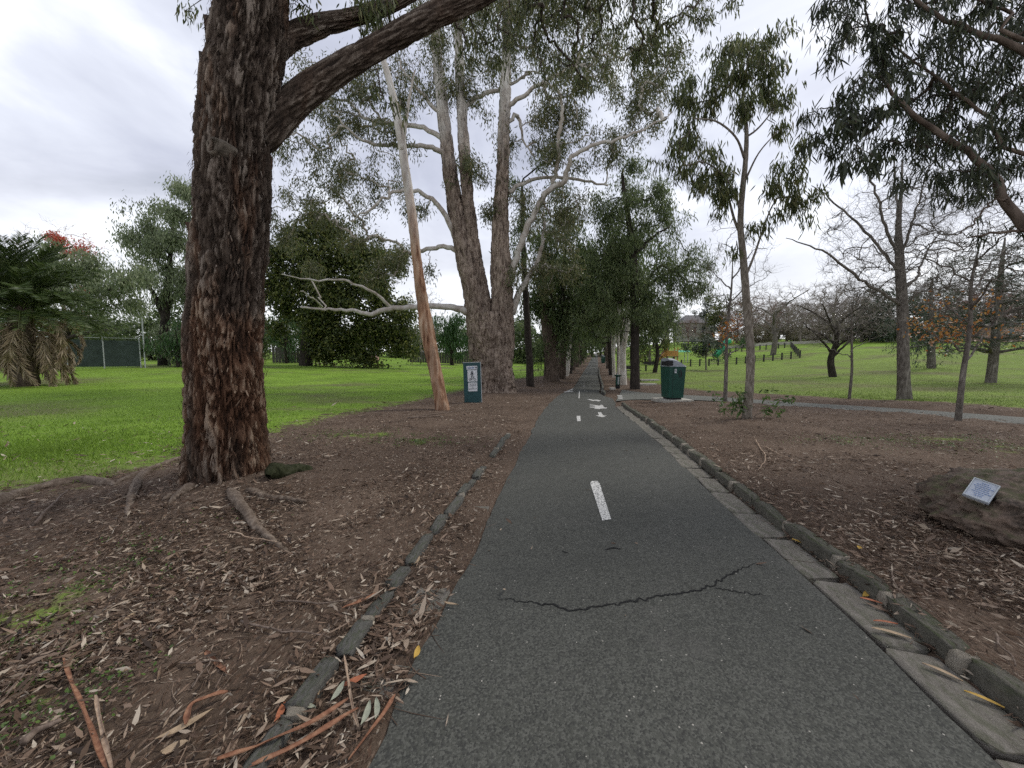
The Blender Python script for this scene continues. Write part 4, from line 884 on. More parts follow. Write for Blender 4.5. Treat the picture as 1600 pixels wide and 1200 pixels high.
# ---- the big ironbark at left
def big_tree():
    rg = np.random.default_rng(21); Y0 = 4.5; b = G(354, 772); b = np.array([P(354, 772, Y0)[0], Y0, gz(P(354, 772, Y0)[0], Y0)])
    t = Tree('ironbark_tree', 'huge old rough-barked gum with red-brown trunk at left of path', b)
    pts, rad = PXL([(353, 800, 74), (353, 740, 72), (353, 640, 68), (354, 520, 67), (361, 380, 66), (366, 260, 64), (376, 150, 62), (390, 40, 60), (402, -80, 54), (410, -260, 46), (440, -480, 40), (455, -760, 30)], Y0)
    zb = b[2]
    def flare(A, S):
        k = np.exp(-np.clip(S - .18, 0, None) / .30); butt = .5 + .5 * np.cos(A * 5 + 1.3) * .6 + .3 * np.cos(A * 3 + .4)
        return 1 + k * (.20 + .22 * np.clip(butt, 0, 1)) + np.exp(-np.clip(S - .15, 0, None) / .12) * .22 * np.clip(butt, 0, 1)
    V, F, h = bark_tube(pts, rad * .89, 240, 500, .080, 10.5, 5.0, 3, flare, .24)
    t.wood('trunk', V, F, h); t.nodes.append(resample(pts, 30)[16:])
    for part_pts, y2, sd in (([(385, 232, 30), (415, 204, 34), (440, 178, 29), (480, 142, 25), (540, 102, 21), (610, 62, 18.5), (680, 24, 17), (750, -8, 16), (840, -70, 15), (930, -150, 11)], 5.4, 11),
                             ([(405, 92, 26), (430, 75, 23), (460, 55, 19), (505, 38, 15), (560, 25, 12), (620, 4, 10), (700, -45, 7)], 5.6, 12),
                             ([(395, -40, 30), (330, -160, 22), (250, -300, 14), (180, -420, 8)], 3.9, 13),
                             ([(410, -150, 28), (520, -260, 20), (680, -420, 12), (820, -560, 7)], 6.5, 14)):
        p, r = PXL(part_pts, Y0, y2); V, F, h = bark_tube(p, r * .86, 72, 180, .035, 6.0, 4.0, sd, None, .22); t.wood('limb#%d' % sd, V, F, h); t.nodes.append(resample(p, 20)[4:])
    # fine leafy branches overhead and hanging at top centre
    clumps = [(296, 36, 16, 7.0), (600, 20, 45, 5.2), (650, -30, 50, 5.5), (575, 5, 28, 5.0), (615, 170, 20, 5.0), (590, -20, 40, 5.0), (760, 40, 60, 6.4), (830, 20, 60, 6.6), (900, 50, 60, 7.0), (960, 30, 60, 7.4), (1030, 40, 50, 7.6), (1090, 10, 40, 7.6),
              (870, -60, 70, 6.4), (980, -60, 70, 7), (780, -80, 60, 6), (700, 80, 26, 6.2), (850, 110, 36, 6.8), (920, 120, 34, 7.0), (1000, 100, 34, 7.4), (480, -60, 60, 4.8), (300, -200, 90, 4.2), (420, -380, 120, 4.6), (640, -420, 120, 6), (220, -420, 100, 4), (820, -400, 120, 6.5), (960, -200, 80, 6.8), (1120, 20, 26, 7.6)]
    at = blob_points(clumps, 6, 1.2, 80, rg)
    tips, td, lines = t.twigs(at, rg, 'branch', .0045, .52, .1, 4, .12)
    al = lines[:, 2] - lines[:, -1]
    V, F, T = foliage(tips, td, 22, .08, .12, .021, rg, .68, True, al * .8); t.leafs(V, F, T, M['gum_leaf'])
    # small clump showing left of the trunk top
    # loose flakes of bark
    n = 4200; c, r = resample(pts, 400, rad); i = rg.integers(6, 300, n); a = rg.random(n) * 2 * math.pi
    out = np.stack([np.cos(a), -np.sin(a) * 1.0, 0 * a], 1); T_ = norm(np.gradient(c, axis=0))[i]
    out = norm(out - (out * T_).sum(1, keepdims=True) * T_)
    lum = .02 + .012 * rg.normal(size=n); kf = np.exp(-np.clip(c[i, 2] - zb, 0, None) / .4) * .12
    p0 = c[i] + out * ((r[i] * .89 * (1 + kf) + lum))[:, None]; sd = np.cross(T_, out); L = rg.gamma(2.2, .020, n) + .015; W_ = rg.uniform(.004, .017, n)
    sgn = np.where(rg.random(n) < .6, -1.0, 1.0)[:, None]; d = norm(T_ * sgn + out * rg.uniform(-.05, .35, (n, 1)) + sd * rg.normal(size=(n, 1)) * .28)
    V = np.stack([p0 - sd * W_[:, None] * .5, p0 + sd * W_[:, None] * .5, p0 + d * L[:, None] * .6 + sd * W_[:, None] * .5 + out * .008, p0 + d * L[:, None] * 1.0 + out * .012, p0 + d * L[:, None] * .55 - sd * W_[:, None] * .5 + out * .006], 1).reshape(-1, 3)
    q = np.arange(n)[:, None] * 5; fl = link('loose_bark', mesh_np('loose_bark', V - t.base, [q + np.array([[0, 1, 2, 4]]), q + np.array([[2, 3, 4]])], {'ridge': np.repeat(np.clip(rg.normal(.45, .30, n), 0, 1), 5)}), M['ironbark'], t.root); fl['kind'] = 'stuff'
    # bigger torn slabs on the silhouette
    for px, py, ln, w, lean in ((311, 160, 30, 9, -6), (299, 360, 34, 8, -10), (313, 95, 40, 7, -3), (412, 330, 30, 6, 3), (306, 290, 36, 7, -4), (322, 40, 46, 8, -5)):
        A_ = P(px, py + ln * .6, Y0 - .05); B_ = P(px + lean, py - ln * .4, Y0 - .05); C_ = P(px + w, py + ln * .3, Y0 - .1); D_ = P(px + w + lean * .3, py - ln * .35, Y0 - .1); th = np.array([0, .03, 0])
        vv = np.array([A_, C_, D_, B_]); link('bark_slab', mesh_np('bark_slab', np.concatenate([vv, vv + th]) - t.base, [np.array([[0, 1, 2, 3], [7, 6, 5, 4], [0, 4, 5, 1], [1, 5, 6, 2], [2, 6, 7, 3], [3, 7, 4, 0]])], {'ridge': np.full(8, .4)}), M['ironbark'], t.root)
    # sawn branch scar
    ctr = P(335, 227, Y0 - .385); nrm = norm(np.array([-.28, -1, .12]));
    ux = norm(np.cross([0, 0, 1.0], nrm)); uy = np.cross(nrm, ux); ang = np.linspace(0, 2 * math.pi, 25)[:-1]
    rings = []
    for rr_, dd in ((.13, -.15), (.122, -.01), (.108, .022), (.088, .012), (.076, -.02), (.03, -.03)):
        w = 1 + .10 * np.sin(ang * 3 + 1) + .06 * np.sin(ang * 5)
        rings.append(ctr + nrm * dd + rr_ * .78 * w[:, None] * (np.cos(ang)[:, None] * ux * 1.12 + np.sin(ang)[:, None] * uy * .92))
    Rg = np.array(rings); idx = np.arange(Rg.shape[0] * 24).reshape(-1, 24); nx = np.roll(idx, -1, 1)
    link('branch_scar', mesh_np('branch_scar', Rg.reshape(-1, 3) - t.base, [np.stack([idx[:-1], nx[:-1], nx[1:], idx[1:]], -1).reshape(-1, 4), idx[-1:]], None, False), M['scar'], t.root)
    # surface roots
    def root(px, r0, r1, mat='root', sink=.75):
        p = np.array([G(*q) for q in px]); c, r = resample(p, 40, np.linspace(r0, r1, len(p))); r = r * np.minimum(1, .12 + 7 * np.minimum(np.linspace(0, 1, 40), np.linspace(1, 0, 40))) ** .5; c[:, 2] = ground_h(c[:, 0], c[:, 1]) + r * (1 - sink) * .6 + (fbm2(c[:, 0], c[:, 1], 4, 2, 5) - .5) * r0
        V, F, h = bark_tube(c, r, 16, 60, r0 * .35, 2.5, 9, 31, None, .5); link('root', mesh_np('root', V - t.base, F, {'ridge': h}, True), M[mat], t.root)
    root([(-40, 805), (0, 787), (40, 770), (90, 758), (135, 752), (180, 758)], .075, .05)
    root([(180, 756), (220, 740), (265, 722), (300, 715)], .03, .04)
    root([(238, 738), (222, 745), (210, 768), (202, 790), (197, 812)], .06, .015)
    root([(268, 775), (255, 782)], .035, .02)
    root([(358, 768), (372, 786), (388, 808), (405, 830), (428, 850), (458, 870)], .06, .016, 'root', .7)
    root([(385, 765), (410, 774), (440, 780), (480, 786)], .05, .014, 'root', .8)
    root([(420, 752), (445, 742), (470, 736), (490, 735)], .10, .05, 'moss_root', .2)
    root([(300, 760), (280, 774), (262, 790)], .05, .015, 'root', .7)
    t.finish({'trunk': M['ironbark'], 'limb': M['ironbark_limb'], 'branch': M['limb_bark']})
big_tree()

# ---- slender leaning tree
def leaning_tree():
    rg = np.random.default_rng(5); b = G(691, 640); Y = b[1]
    t = Tree('leaning_gum_tree', 'slender leaning gum with peeling orange-brown bark beside the sign', b)
    pts, rad = PXL([(692, 652, 12), (689, 625, 10.5), (681, 585, 10), (672, 540, 10.5), (666, 510, 11), (660, 470, 8.5), (652, 410, 7.5), (645, 350, 7), (636, 280, 6.5), (625, 210, 6), (612, 140, 5), (598, 90, 4), (588, 40, 3)], Y, Y + .8)
    V, F, h = bark_tube(pts, rad, 40, 260, .03, 3, 3.0, 8, None, .22); t.wood('trunk', V, F, h); t.nodes.append(resample(pts, 30)[16:])
    for q in ([(628, 235, 3.5), (634, 190, 3), (640, 150, 2), (648, 110, 1)], [(634, 270, 2.5), (632, 220, 2.2), (622, 170, 1.6), (610, 130, 1)]):
        p, r = PXL(q, Y + .5); t.limb('branch', p, r, 6)
    at = blob_points([(590, 30, 40), (560, 0, 50), (630, 80, 35), (600, -40, 60)], Y + .8, 1, 10, rg); tips, td, ln = t.twigs(at, rg, 'branch', .006)
    V, F, T = foliage(tips, td, 16, .12, .13, .022, rg, .7); t.leafs(V, F, T, M['gum_leaf'])
    t.finish({'trunk': M['peel_bark'], 'branch': M['gum_limb']})
leaning_tree()

# ---- the great multi-stemmed gum
def great_gum():
    rg = np.random.default_rng(9); b = G(773, 611); Y = b[1]
    t = Tree('river_gum_tree', 'massive three-stemmed gum with pale upper limbs behind the sign', b)
    def fl(A, S):
        k = np.exp(-np.clip(S - .5, 0, None) / .9); return 1 + k * (.28 + .22 * np.cos(A * 5 + .6) + .12 * np.cos(A * 3))
    for q, sd, f, nk in (([(772, 625, 31), (771, 590, 30), (769, 550, 30), (764, 515, 32), (762, 490, 30)], 2, fl, 110),
                  ([(752, 560, 20), (749, 510, 21), (742, 460, 19), (728, 405, 15.5), (714, 340, 12.5), (703, 270, 10.5), (694, 190, 8.5), (686, 120, 7), (681, 60, 6), (678, -10, 5), (676, -90, 3.5)], 3, None, 60),
                  ([(758, 500, 15), (748, 440, 13), (738, 380, 10.5), (731, 310, 9), (725, 230, 8), (720, 150, 6.5), (717, 80, 5.5), (715, 20, 5), (714, -60, 3.5)], 4, None, 60),
                  ([(782, 560, 21), (784, 510, 21), (784, 450, 17.5), (782, 390, 14.5), (783, 320, 11), (786, 240, 9), (789, 160, 7.5), (791, 90, 6.2), (793, 20, 5.5), (794, -70, 4)], 5, None, 60)):
        p, r = PXL(q, Y); V, F, h = bark_tube(p, r * .92, nk, 300, .15, 7.0, 2.0, sd, f, .18); t.wood('trunk', V, F, h)
        if sd > 2: t.nodes.append(resample(p, 30)[10:])
    for q, y2 in (([(740, 492, 9), (715, 482, 7.5), (690, 478, 6.5), (640, 480, 6), (600, 485, 5.5), (575, 491, 5), (545, 485, 4), (510, 484, 3.2), (470, 480, 2)], Y - 3),
                  ([(612, 482, 4), (590, 462, 3.5), (560, 446, 3), (525, 436, 2.6), (490, 440, 2), (440, 428, 1)], Y - 3.5),
                  ([(505, 484, 2.4), (495, 470, 2), (470, 455, 1.2)], Y - 3),
                  ([(722, 395, 6), (695, 386, 5), (665, 390, 4.5), (640, 396, 4), (620, 380, 3), (596, 372, 2)], Y + 2),
                  ([(712, 372, 7), (698, 340, 6), (680, 315, 5), (655, 300, 4.5), (625, 298, 4), (600, 308, 3.2), (575, 330, 2.4), (545, 345, 1.4)], Y - 2),
                  ([(700, 240, 6), (670, 229, 5), (640, 228, 4.4), (600, 226, 4), (570, 222, 3.2), (548, 205, 2.4), (520, 180, 1.4)], Y - 3),
                  ([(694, 218, 6), (670, 202, 5), (630, 194, 4.6), (590, 192, 4), (565, 180, 3.2), (545, 160, 2.6), (510, 152, 1.6)], Y + 2),
                  ([(796, 440, 8), (808, 400, 7), (825, 355, 6.5), (845, 315, 6), (866, 290, 6), (884, 283, 6), (888, 262, 5), (897, 243, 4.5), (925, 230, 4), (960, 218, 3.4), (1000, 205, 2.6), (1050, 175, 1.2)], Y - 3),
                  ([(864, 290, 5), (870, 250, 4.5), (875, 205, 4), (877, 165, 3.4), (868, 140, 2.6), (850, 128, 1.6)], Y - 2.5),
                  ([(792, 172, 5), (815, 150, 4.2), (845, 130, 3.4), (880, 112, 2.4), (915, 100, 1.2)], Y - 2),
                  ([(724, 168, 5), (745, 152, 4.4), (770, 142, 4), (800, 132, 3), (830, 112, 2)], Y + 1.5),
                  ([(690, 180, 4.5), (665, 155, 3.6), (645, 130, 3), (625, 105, 2)], Y - 1),
                  ([(800, 490, 8), (815, 450, 6), (838, 415, 5), (848, 380, 4), (850, 330, 2)], Y + 1),
                  ([(794, 300, 5), (815, 288, 4), (845, 278, 3.4), (900, 280, 3), (950, 290, 2)], Y + 2),
                  ([(786, 200, 4.5), (810, 180, 4), (818, 220, 2), (835, 245, 1.4)], Y + 1)):
        p, r = PXL(q, Y, y2); t.limb('limb', p, r * .72, 8, None, .04)
    clumps = [(470, 290, 45), (520, 270, 55), (560, 350, 42), (450, 350, 36), (600, 250, 45), (555, 185, 42), (500, 200, 34), (640, 130, 44), (700, 100, 36), (850, 165, 44), (905, 130, 54), (960, 170, 48), (930, 262, 36), (865, 235, 34), (845, 320, 44), (885, 370, 44), (760, 330, 26), (820, 70, 60), (750, 50, 56), (660, 50, 50), (615, 395, 36), (590, 425, 26), (480, 135, 34), (755, 250, 36), (1000, 115, 46), (955, 60, 52), (800, -40, 80), (700, -50, 80), (900, 0, 70), (1020, 180, 26), (830, 420, 40), (870, 430, 40), (640, 330, 24), (460, 420, 24), (510, 130, 40), (545, 110, 34), (735, 130, 40), (600, 150, 40), (1040, 130, 34), (700, 300, 14), (670, 420, 14), (500, 340, 30), (590, 300, 26), (820, 200, 34), (880, 190, 34), (805, 290, 26)]
    at = blob_points(clumps, Y, 1.6, 7.5, rg)
    tips, td, ln = t.twigs(at, rg, 'branch', .013, .5, .12, 4, .12)
    V, F, T = foliage(tips, td, 72, .23, .22, .05, rg, .55, False, (ln[:, 2] - ln[:, -1]) * .5); t.leafs(V, F, T, M['red_gum_leaf'])
    t.finish({'trunk': M['gum_bark'], 'limb': M['gum_limb'], 'branch': M['gum_limb']})
    return Y
great_gum()

# ---- slim gum on the right
def slim_gum():
    rg = np.random.default_rng(15); b = G(1168, 654); Y = b[1]
    t = Tree('slim_gum_tree', 'slim tall gum with hanging dark leaves, leafy suckers at its foot', b)
    pts, rad = PXL([(1166, 668, 13), (1168, 640, 11), (1172, 590, 10), (1172, 540, 9.5), (1167, 480, 9), (1162, 410, 8), (1157, 350, 7), (1160, 300, 6.2), (1165, 250, 5.5), (1166, 200, 4.5), (1160, 165, 3.5), (1165, 120, 2.2), (1172, 80, 1.2)], Y)
    V, F, h = bark_tube(pts, rad * .70, 36, 220, .012, 3, 3.0, 18, None, .10); t.wood('trunk', V, F, h); t.nodes.append(resample(pts, 40)[18:])
    for q in ([(1160, 372, 5), (1148, 345, 4), (1135, 300, 3), (1118, 270, 2)], [(1166, 430, 4), (1178, 400, 3.4), (1190, 365, 3), (1205, 325, 2.2), (1222, 300, 1.4)], [(1158, 335, 4), (1145, 295, 3), (1120, 265, 2.4), (1095, 250, 1.5)], [(1164, 250, 4), (1150, 215, 3), (1120, 190, 2.4), (1085, 185, 1.6)], [(1165, 215, 3), (1185, 200, 2.4), (1210, 170, 1.6)], [(1163, 285, 3), (1185, 240, 2), (1215, 205, 1.2)]):
        p, r = PXL(q, Y, Y + rg.uniform(-.8, .8)); t.limb('limb', p, r * .62, 6)
    cl = [(1100, 150, 34), (1140, 90, 34), (1180, 100, 38), (1210, 145, 26), (1080, 195, 32), (1100, 245, 36), (1062, 240, 24), (1130, 285, 26), (1088, 295, 28), (1222, 190, 18), (1228, 280, 28), (1250, 312, 20), (1205, 292, 22), (1170, 160, 26), (1130, 165, 32), (1178, 352, 14), (1236, 240, 16), (1258, 338, 10), (1118, 318, 22), (1190, 70, 22), (1150, 60, 20), (1080, 130, 18), (1240, 300, 20), (1150, 120, 30), (1195, 130, 26), (1060, 280, 16), (1215, 320, 16), (1065, 160, 16), (1150, 400, 8), (1195, 350, 8)]
    at = blob_points(cl, Y, 1.1, 52, rg, sub=3); tips, td, ln = t.twigs(at, rg, 'branch', .0045, .5, .15, 4, .1)
    V, F, T = foliage(tips, td, 34, .10, .20, .028, rg, .72, True, (ln[:, 2] - ln[:, -1]) * .6); t.leafs(V, F, T, M['gum_leaf'])
    # leafy suckers at the base
    at = np.array([G(1168, 654) + rg.normal(size=3) * [.38, .3, .0] + [rg.choice([-.35, .3]), 0, rg.uniform(.12, .7)] for _ in range(20)]); nd = t.nodes; t.nodes = [np.array([G(1160, 652), G(1178, 652)])]
    tips, td, ln = t.twigs(at, rg, 'sucker', .004, .4, .5, 4); V, F, T = foliage(tips, td, 12, .06, .15, .045, rg, .35, True, (ln[:, 2] - ln[:, -1]) * .7); t.leafs(V, F, T, M['bright_leaf'], 'sucker_leaves'); t.nodes = nd
    t.finish({'trunk': M['slim_bark'], 'limb': M['slim_bark'], 'branch': M['slim_bark'], 'sucker': M['slim_bark']})
slim_gum()

# ---- gum standing right of the picture, its boughs hang into view
def overhang():
    rg = np.random.default_rng(31); bx, by = 9.6, 4.6; b = np.array([bx, by, gz(bx, by)])
    t = Tree('overhanging_gum_tree', 'gum whose leafy boughs hang in from the top right corner', b)
    p = np.array([b - [0, 0, .2], b + [-.05, .1, 1.6], b + [-.25, .2, 3.4], b + [-.2, .1, 5.2], b + [-.5, .3, 7.5], b + [-.4, .2, 9.5]]); t.limb('trunk', p, [.36, .27, .24, .2, .14, .06], 14, 40)
    st = b + [-.1, .15, 2.2]
    def bough(px, Y, Y2, start, r0, r1):
        q, _ = PXL(px, Y, Y2); q = np.concatenate([[start], q]); t.limb('limb', q, np.linspace(r0 * .62, r1 * .62, len(q)), 8, 30, .012)
    bough([(1640, 365), (1595, 345), (1570, 315), (1540, 262), (1490, 225), (1440, 190), (1400, 150), (1375, 120)], 5.0, 5.8, st, .12, .025)
    bough([(1680, 120), (1600, 78), (1540, 55), (1480, 30), (1420, -10), (1360, -60)], 5.0, 6.0, b + [-.25, .2, 4.2], .085, .02)
    bough([(1640, 368), (1590, 362), (1540, 366), (1510, 372)], 5.0, 5.2, st + [0, 0, -.2], .05, .012)
    bough([(1600, 60), (1580, 20), (1530, 0), (1480, -30)], 4.8, 5.0, b + [-.2, .1, 5.0], .045, .012)
    bough([(1570, 310), (1545, 320), (1520, 350), (1500, 365)], 5.0, 5.1, P(1575, 320, 5.0), .03, .008)
    bough([(1600, 240), (1540, 180), (1460, 120), (1380, 60), (1320, 20)], 5.4, 6.4, b + [-.3, .2, 3.4], .05, .01)
    cl = [(1330, 140, 40), (1380, 90, 46), (1440, 60, 52), (1320, 30, 40), (1400, 10, 46), (1500, 40, 46), (1560, 30, 50), (1480, 130, 52), (1550, 110, 50), (1420, 160, 50), (1350, 190, 44), (1300, 200, 30), (1290, 165, 26), (1390, 220, 40), (1460, 200, 46), (1530, 190, 46), (1590, 170, 46), (1330, 240, 28), (1280, 230, 22), (1440, 250, 30), (1500, 260, 36), (1560, 250, 40), (1600, 280, 36), (1500, 310, 22), (1540, 300, 26), (1590, 340, 22), (1350, 50, 34), (1300, 90, 22), (1620, 90, 50), (1620, 220, 50), (1360, 265, 20), (1475, 285, 20), (1520, 372, 14), (1430, -40, 60), (1540, -50, 60), (1340, -30, 40), (1290, 10, 20), (1640, 20, 60), (1700, 150, 80), (1700, 0, 90), (1310, 265, 12), (1405, 280, 14)]
    cl = [(a, c_, r * .95, 5.2 + (i % 5) * .35) for i, (a, c_, r) in enumerate(cl)]
    at = blob_points(cl, 5.5, 1.2, 118, rg, sub=3); tips, td, ln = t.twigs(at, rg, 'branch', .0032, .5, .12, 4, .12)
    al = (ln[:, 2] - ln[:, -1]) * .7
    V, F, T = foliage(tips, td, 17, .06, .175, .0185, rg, .66, True, al)
    # the 300 leaves nearest the viewer are single leaves, the others one mass
    Vr = V.reshape(-1, 6, 3); c = Vr.mean(1); u = c[:, 0] / c[:, 1]; vis = (u < 1.32) & (u > .6) & ((c[:, 2] - CAM_H) / c[:, 1] < .86); order = np.argsort(np.where(vis, np.linalg.norm(c - [0, 0, CAM_H], axis=1), 1e9)); pick = order[:300]; rest = np.setdiff1d(np.arange(len(c)), pick)
    cr = link('crown', None, None, t.root)
    b6 = np.arange(len(rest))[:, None] * 6; FF = [b6 + np.array([[0, 1, 5]]), b6 + np.array([[1, 2, 4, 5]]), b6 + np.array([[2, 3, 4]])]
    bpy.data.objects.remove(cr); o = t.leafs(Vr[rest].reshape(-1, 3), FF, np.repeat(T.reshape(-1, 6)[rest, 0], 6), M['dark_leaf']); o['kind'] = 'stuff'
    shared = []
    for k in range(12):
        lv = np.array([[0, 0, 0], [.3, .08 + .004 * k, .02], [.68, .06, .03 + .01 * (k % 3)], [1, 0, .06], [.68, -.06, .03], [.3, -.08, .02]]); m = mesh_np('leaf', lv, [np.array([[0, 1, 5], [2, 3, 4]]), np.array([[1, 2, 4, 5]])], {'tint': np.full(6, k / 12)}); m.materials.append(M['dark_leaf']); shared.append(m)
    for k, i in enumerate(pick):
        a0, a3 = Vr[i, 0], Vr[i, 3]; dx = a3 - a0; L = np.linalg.norm(dx); ex = dx / L; ey = Vr[i, 1] - Vr[i, 5]; ey = norm(ey - (ey @ ex) * ex); ez = np.cross(ex, ey)
        lo = bpy.data.objects.new('leaf', shared[k % 12]); COL.objects.link(lo); lo.parent = t.root
        mt = Matrix(((ex[0], ey[0], ez[0], 0), (ex[1], ey[1], ez[1], 0), (ex[2], ey[2], ez[2], 0), (0, 0, 0, 1))); lo.matrix_local = Matrix.Translation(Vector(a0 - t.base)) @ mt @ Matrix.Scale(float(L), 4)
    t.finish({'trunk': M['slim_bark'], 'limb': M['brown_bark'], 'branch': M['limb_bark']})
overhang()

# ---- general leafy tree: trunk line in photo directions, clumps of foliage
def clump_tree(name, label, base_px, trunk, clumps, mat_w, mat_l, seed, dens=2.0, per=30, spread=.35, L=.4, W=.12, hang=.4, depth=1.2, limbs=(), group=None, r_tip=.015, Y=None, cat='tree', minz=None, extra=None):
    rg = np.random.default_rng(seed)
    b = G(*base_px) if Y is None else np.array([P(*base_px, Y)[0], Y, gz(P(*base_px, Y)[0], Y)]); Y = b[1]
    t = Tree(name, label, b, group, cat); pts, rad = PXL(trunk, Y); pts[0, 2] = min(pts[0, 2], b[2] - .15)
    c = t.limb('trunk', pts, rad, 10, 40, .01, node=False); t.nodes.append(c[6:])
    for q in limbs:
        p, r = PXL(q, Y, Y + rg.uniform(-2, 2)); t.limb('limb', p, r, 7, None, .03)
    at = blob_points(clumps, Y, depth, dens, rg, sub=3); tips, td, ln = t.twigs(at, rg, 'branch', r_tip, .5, .1, 4, .1)
    V, F, T = foliage(tips, td, per, spread, L, W, rg, hang, False, (ln[:, 3] - ln[:, -1]) * .5); t.leafs(V, F, T, M[mat_l])
    if extra:
        cl2, mat2, d2, per2 = extra; at = blob_points(cl2, Y, depth, d2, rg); V, F, T = foliage(at, at * 0, per2, spread, L, W, rg, hang); t.leafs(V, F, T, M[mat2], 'autumn_leaves')
    return t.finish({'trunk': M[mat_w], 'limb': M[mat_w], 'branch': M[mat_w]})

# right she-oak with black trunk
clump_tree('sheoak_tree', 'dense she-oak with straight black trunk right of the path', (992, 608), [(992, 615, 9), (992, 570, 7.5), (992, 500, 7), (991, 430, 6.5), (987, 370, 5), (978, 320, 4), (972, 270, 2)],
    [(1010, 300, 34), (960, 320, 36), (1035, 350, 34), (1000, 395, 48), (945, 395, 32), (1050, 440, 36), (1085, 430, 26), (965, 450, 42), (1015, 470, 42), (930, 440, 34), (985, 265, 26), (1060, 395, 28), (1035, 490, 26), (940, 480, 36), (975, 500, 36), (1075, 460, 20), (1100, 425, 14), (1000, 340, 40), (1040, 300, 24), (950, 360, 30), (1010, 520, 22)], 'dark_bark', 'sheoak_leaf', 41, 7.0, 115, .27, .28, .05, .62, 1.2,
    ([(992, 470, 4), (1020, 440, 3), (1060, 420, 2)], [(990, 420, 3), (960, 400, 2), (940, 390, 1)], [(988, 400, 3), (1020, 370, 2), (1045, 355, 1)]))
# ---- trees built from real sizes: leafy and bare kinds
def leafy(name, label, base, h, cr, z0, mw, ml, seed, n_cl=16, dens=3.0, per=26, spread=.4, L=.45, W=.12, hang=.4, r0=.25, group=None, lean=(0, 0), r_cl=.42, r_tip=.02, tall=1.0, cat='tree', trunks=1, forks=True):
    rg = np.random.default_rng(seed); b = np.array(base, float); t = Tree(name, label, b, group, cat)
    for k in range(trunks):
        o = np.array([rg.normal() * .4 * (k > 0), rg.normal() * .3 * (k > 0), 0]); hh = h * (.86 - .1 * k)
        zs = np.array([-.25, .02, .25, .5, .75, 1.0]) * hh; pt = b + np.stack([lean[0] * zs / h + o[0] * (1 + zs / h * 2) + rg.normal(size=6) * .010 * h * np.array([0, 0, .6, 1, 1, 1]), lean[1] * zs / h + o[1] + rg.normal(size=6) * .02 * h * np.array([0, 0, 1, 1, 1, 1]), np.maximum(zs, -.2)], 1)
        c = t.limb('trunk', pt, np.array([1.3, 1.08, .9, .7, .45, .15]) * r0 * (1 - .25 * k), 9, 24); 
    ctr = b + [lean[0] * .6, lean[1] * .6, (z0 + h) / 2]; v = norm(rg.normal(size=(n_cl, 3))) * (rg.random((n_cl, 1)) ** .45); cc = ctr + v * [cr, cr, (h - z0) / 2 * tall]
    if forks:
        for i in range(min(7, n_cl)):
            s = c[int(rg.integers(8, 17))]; t.limb('limb', [s, (s + cc[i]) / 2 + [0, 0, -.05 * h], cc[i]], [r0 * .42, r0 * .26, r0 * .1], 6, 10, .03)
    at = []
    for q in cc:
        R_ = cr * r_cl * rg.uniform(.7, 1.25); n = max(3, int(dens * R_ * R_)); m = max(1, n // 5); v_ = norm(rg.normal(size=(m, 3))) * (rg.random((m, 1)) ** .4); v_ = v_[rg.integers(0, m, n)] + rg.normal(size=(n, 3)) * .16; at.append(q + v_ * [R_, R_, R_ * .85])
    at = np.concatenate(at); at = at[at[:, 2] > b[2] + .3]; tips, td, ln = t.twigs(at, rg, 'branch', r_tip, .45, .1, 3, .1)
    V, F, T = foliage(tips, td, per, spread, L, W, rg, hang, False, (ln[:, 3] - ln[:, -1]) * .5); V[:, 2] = np.maximum(V[:, 2], b[2] + .05); t.leafs(V, F, T, M[ml])
    return t.finish({'trunk': M[mw], 'limb': M[mw], 'branch': M[mw]})

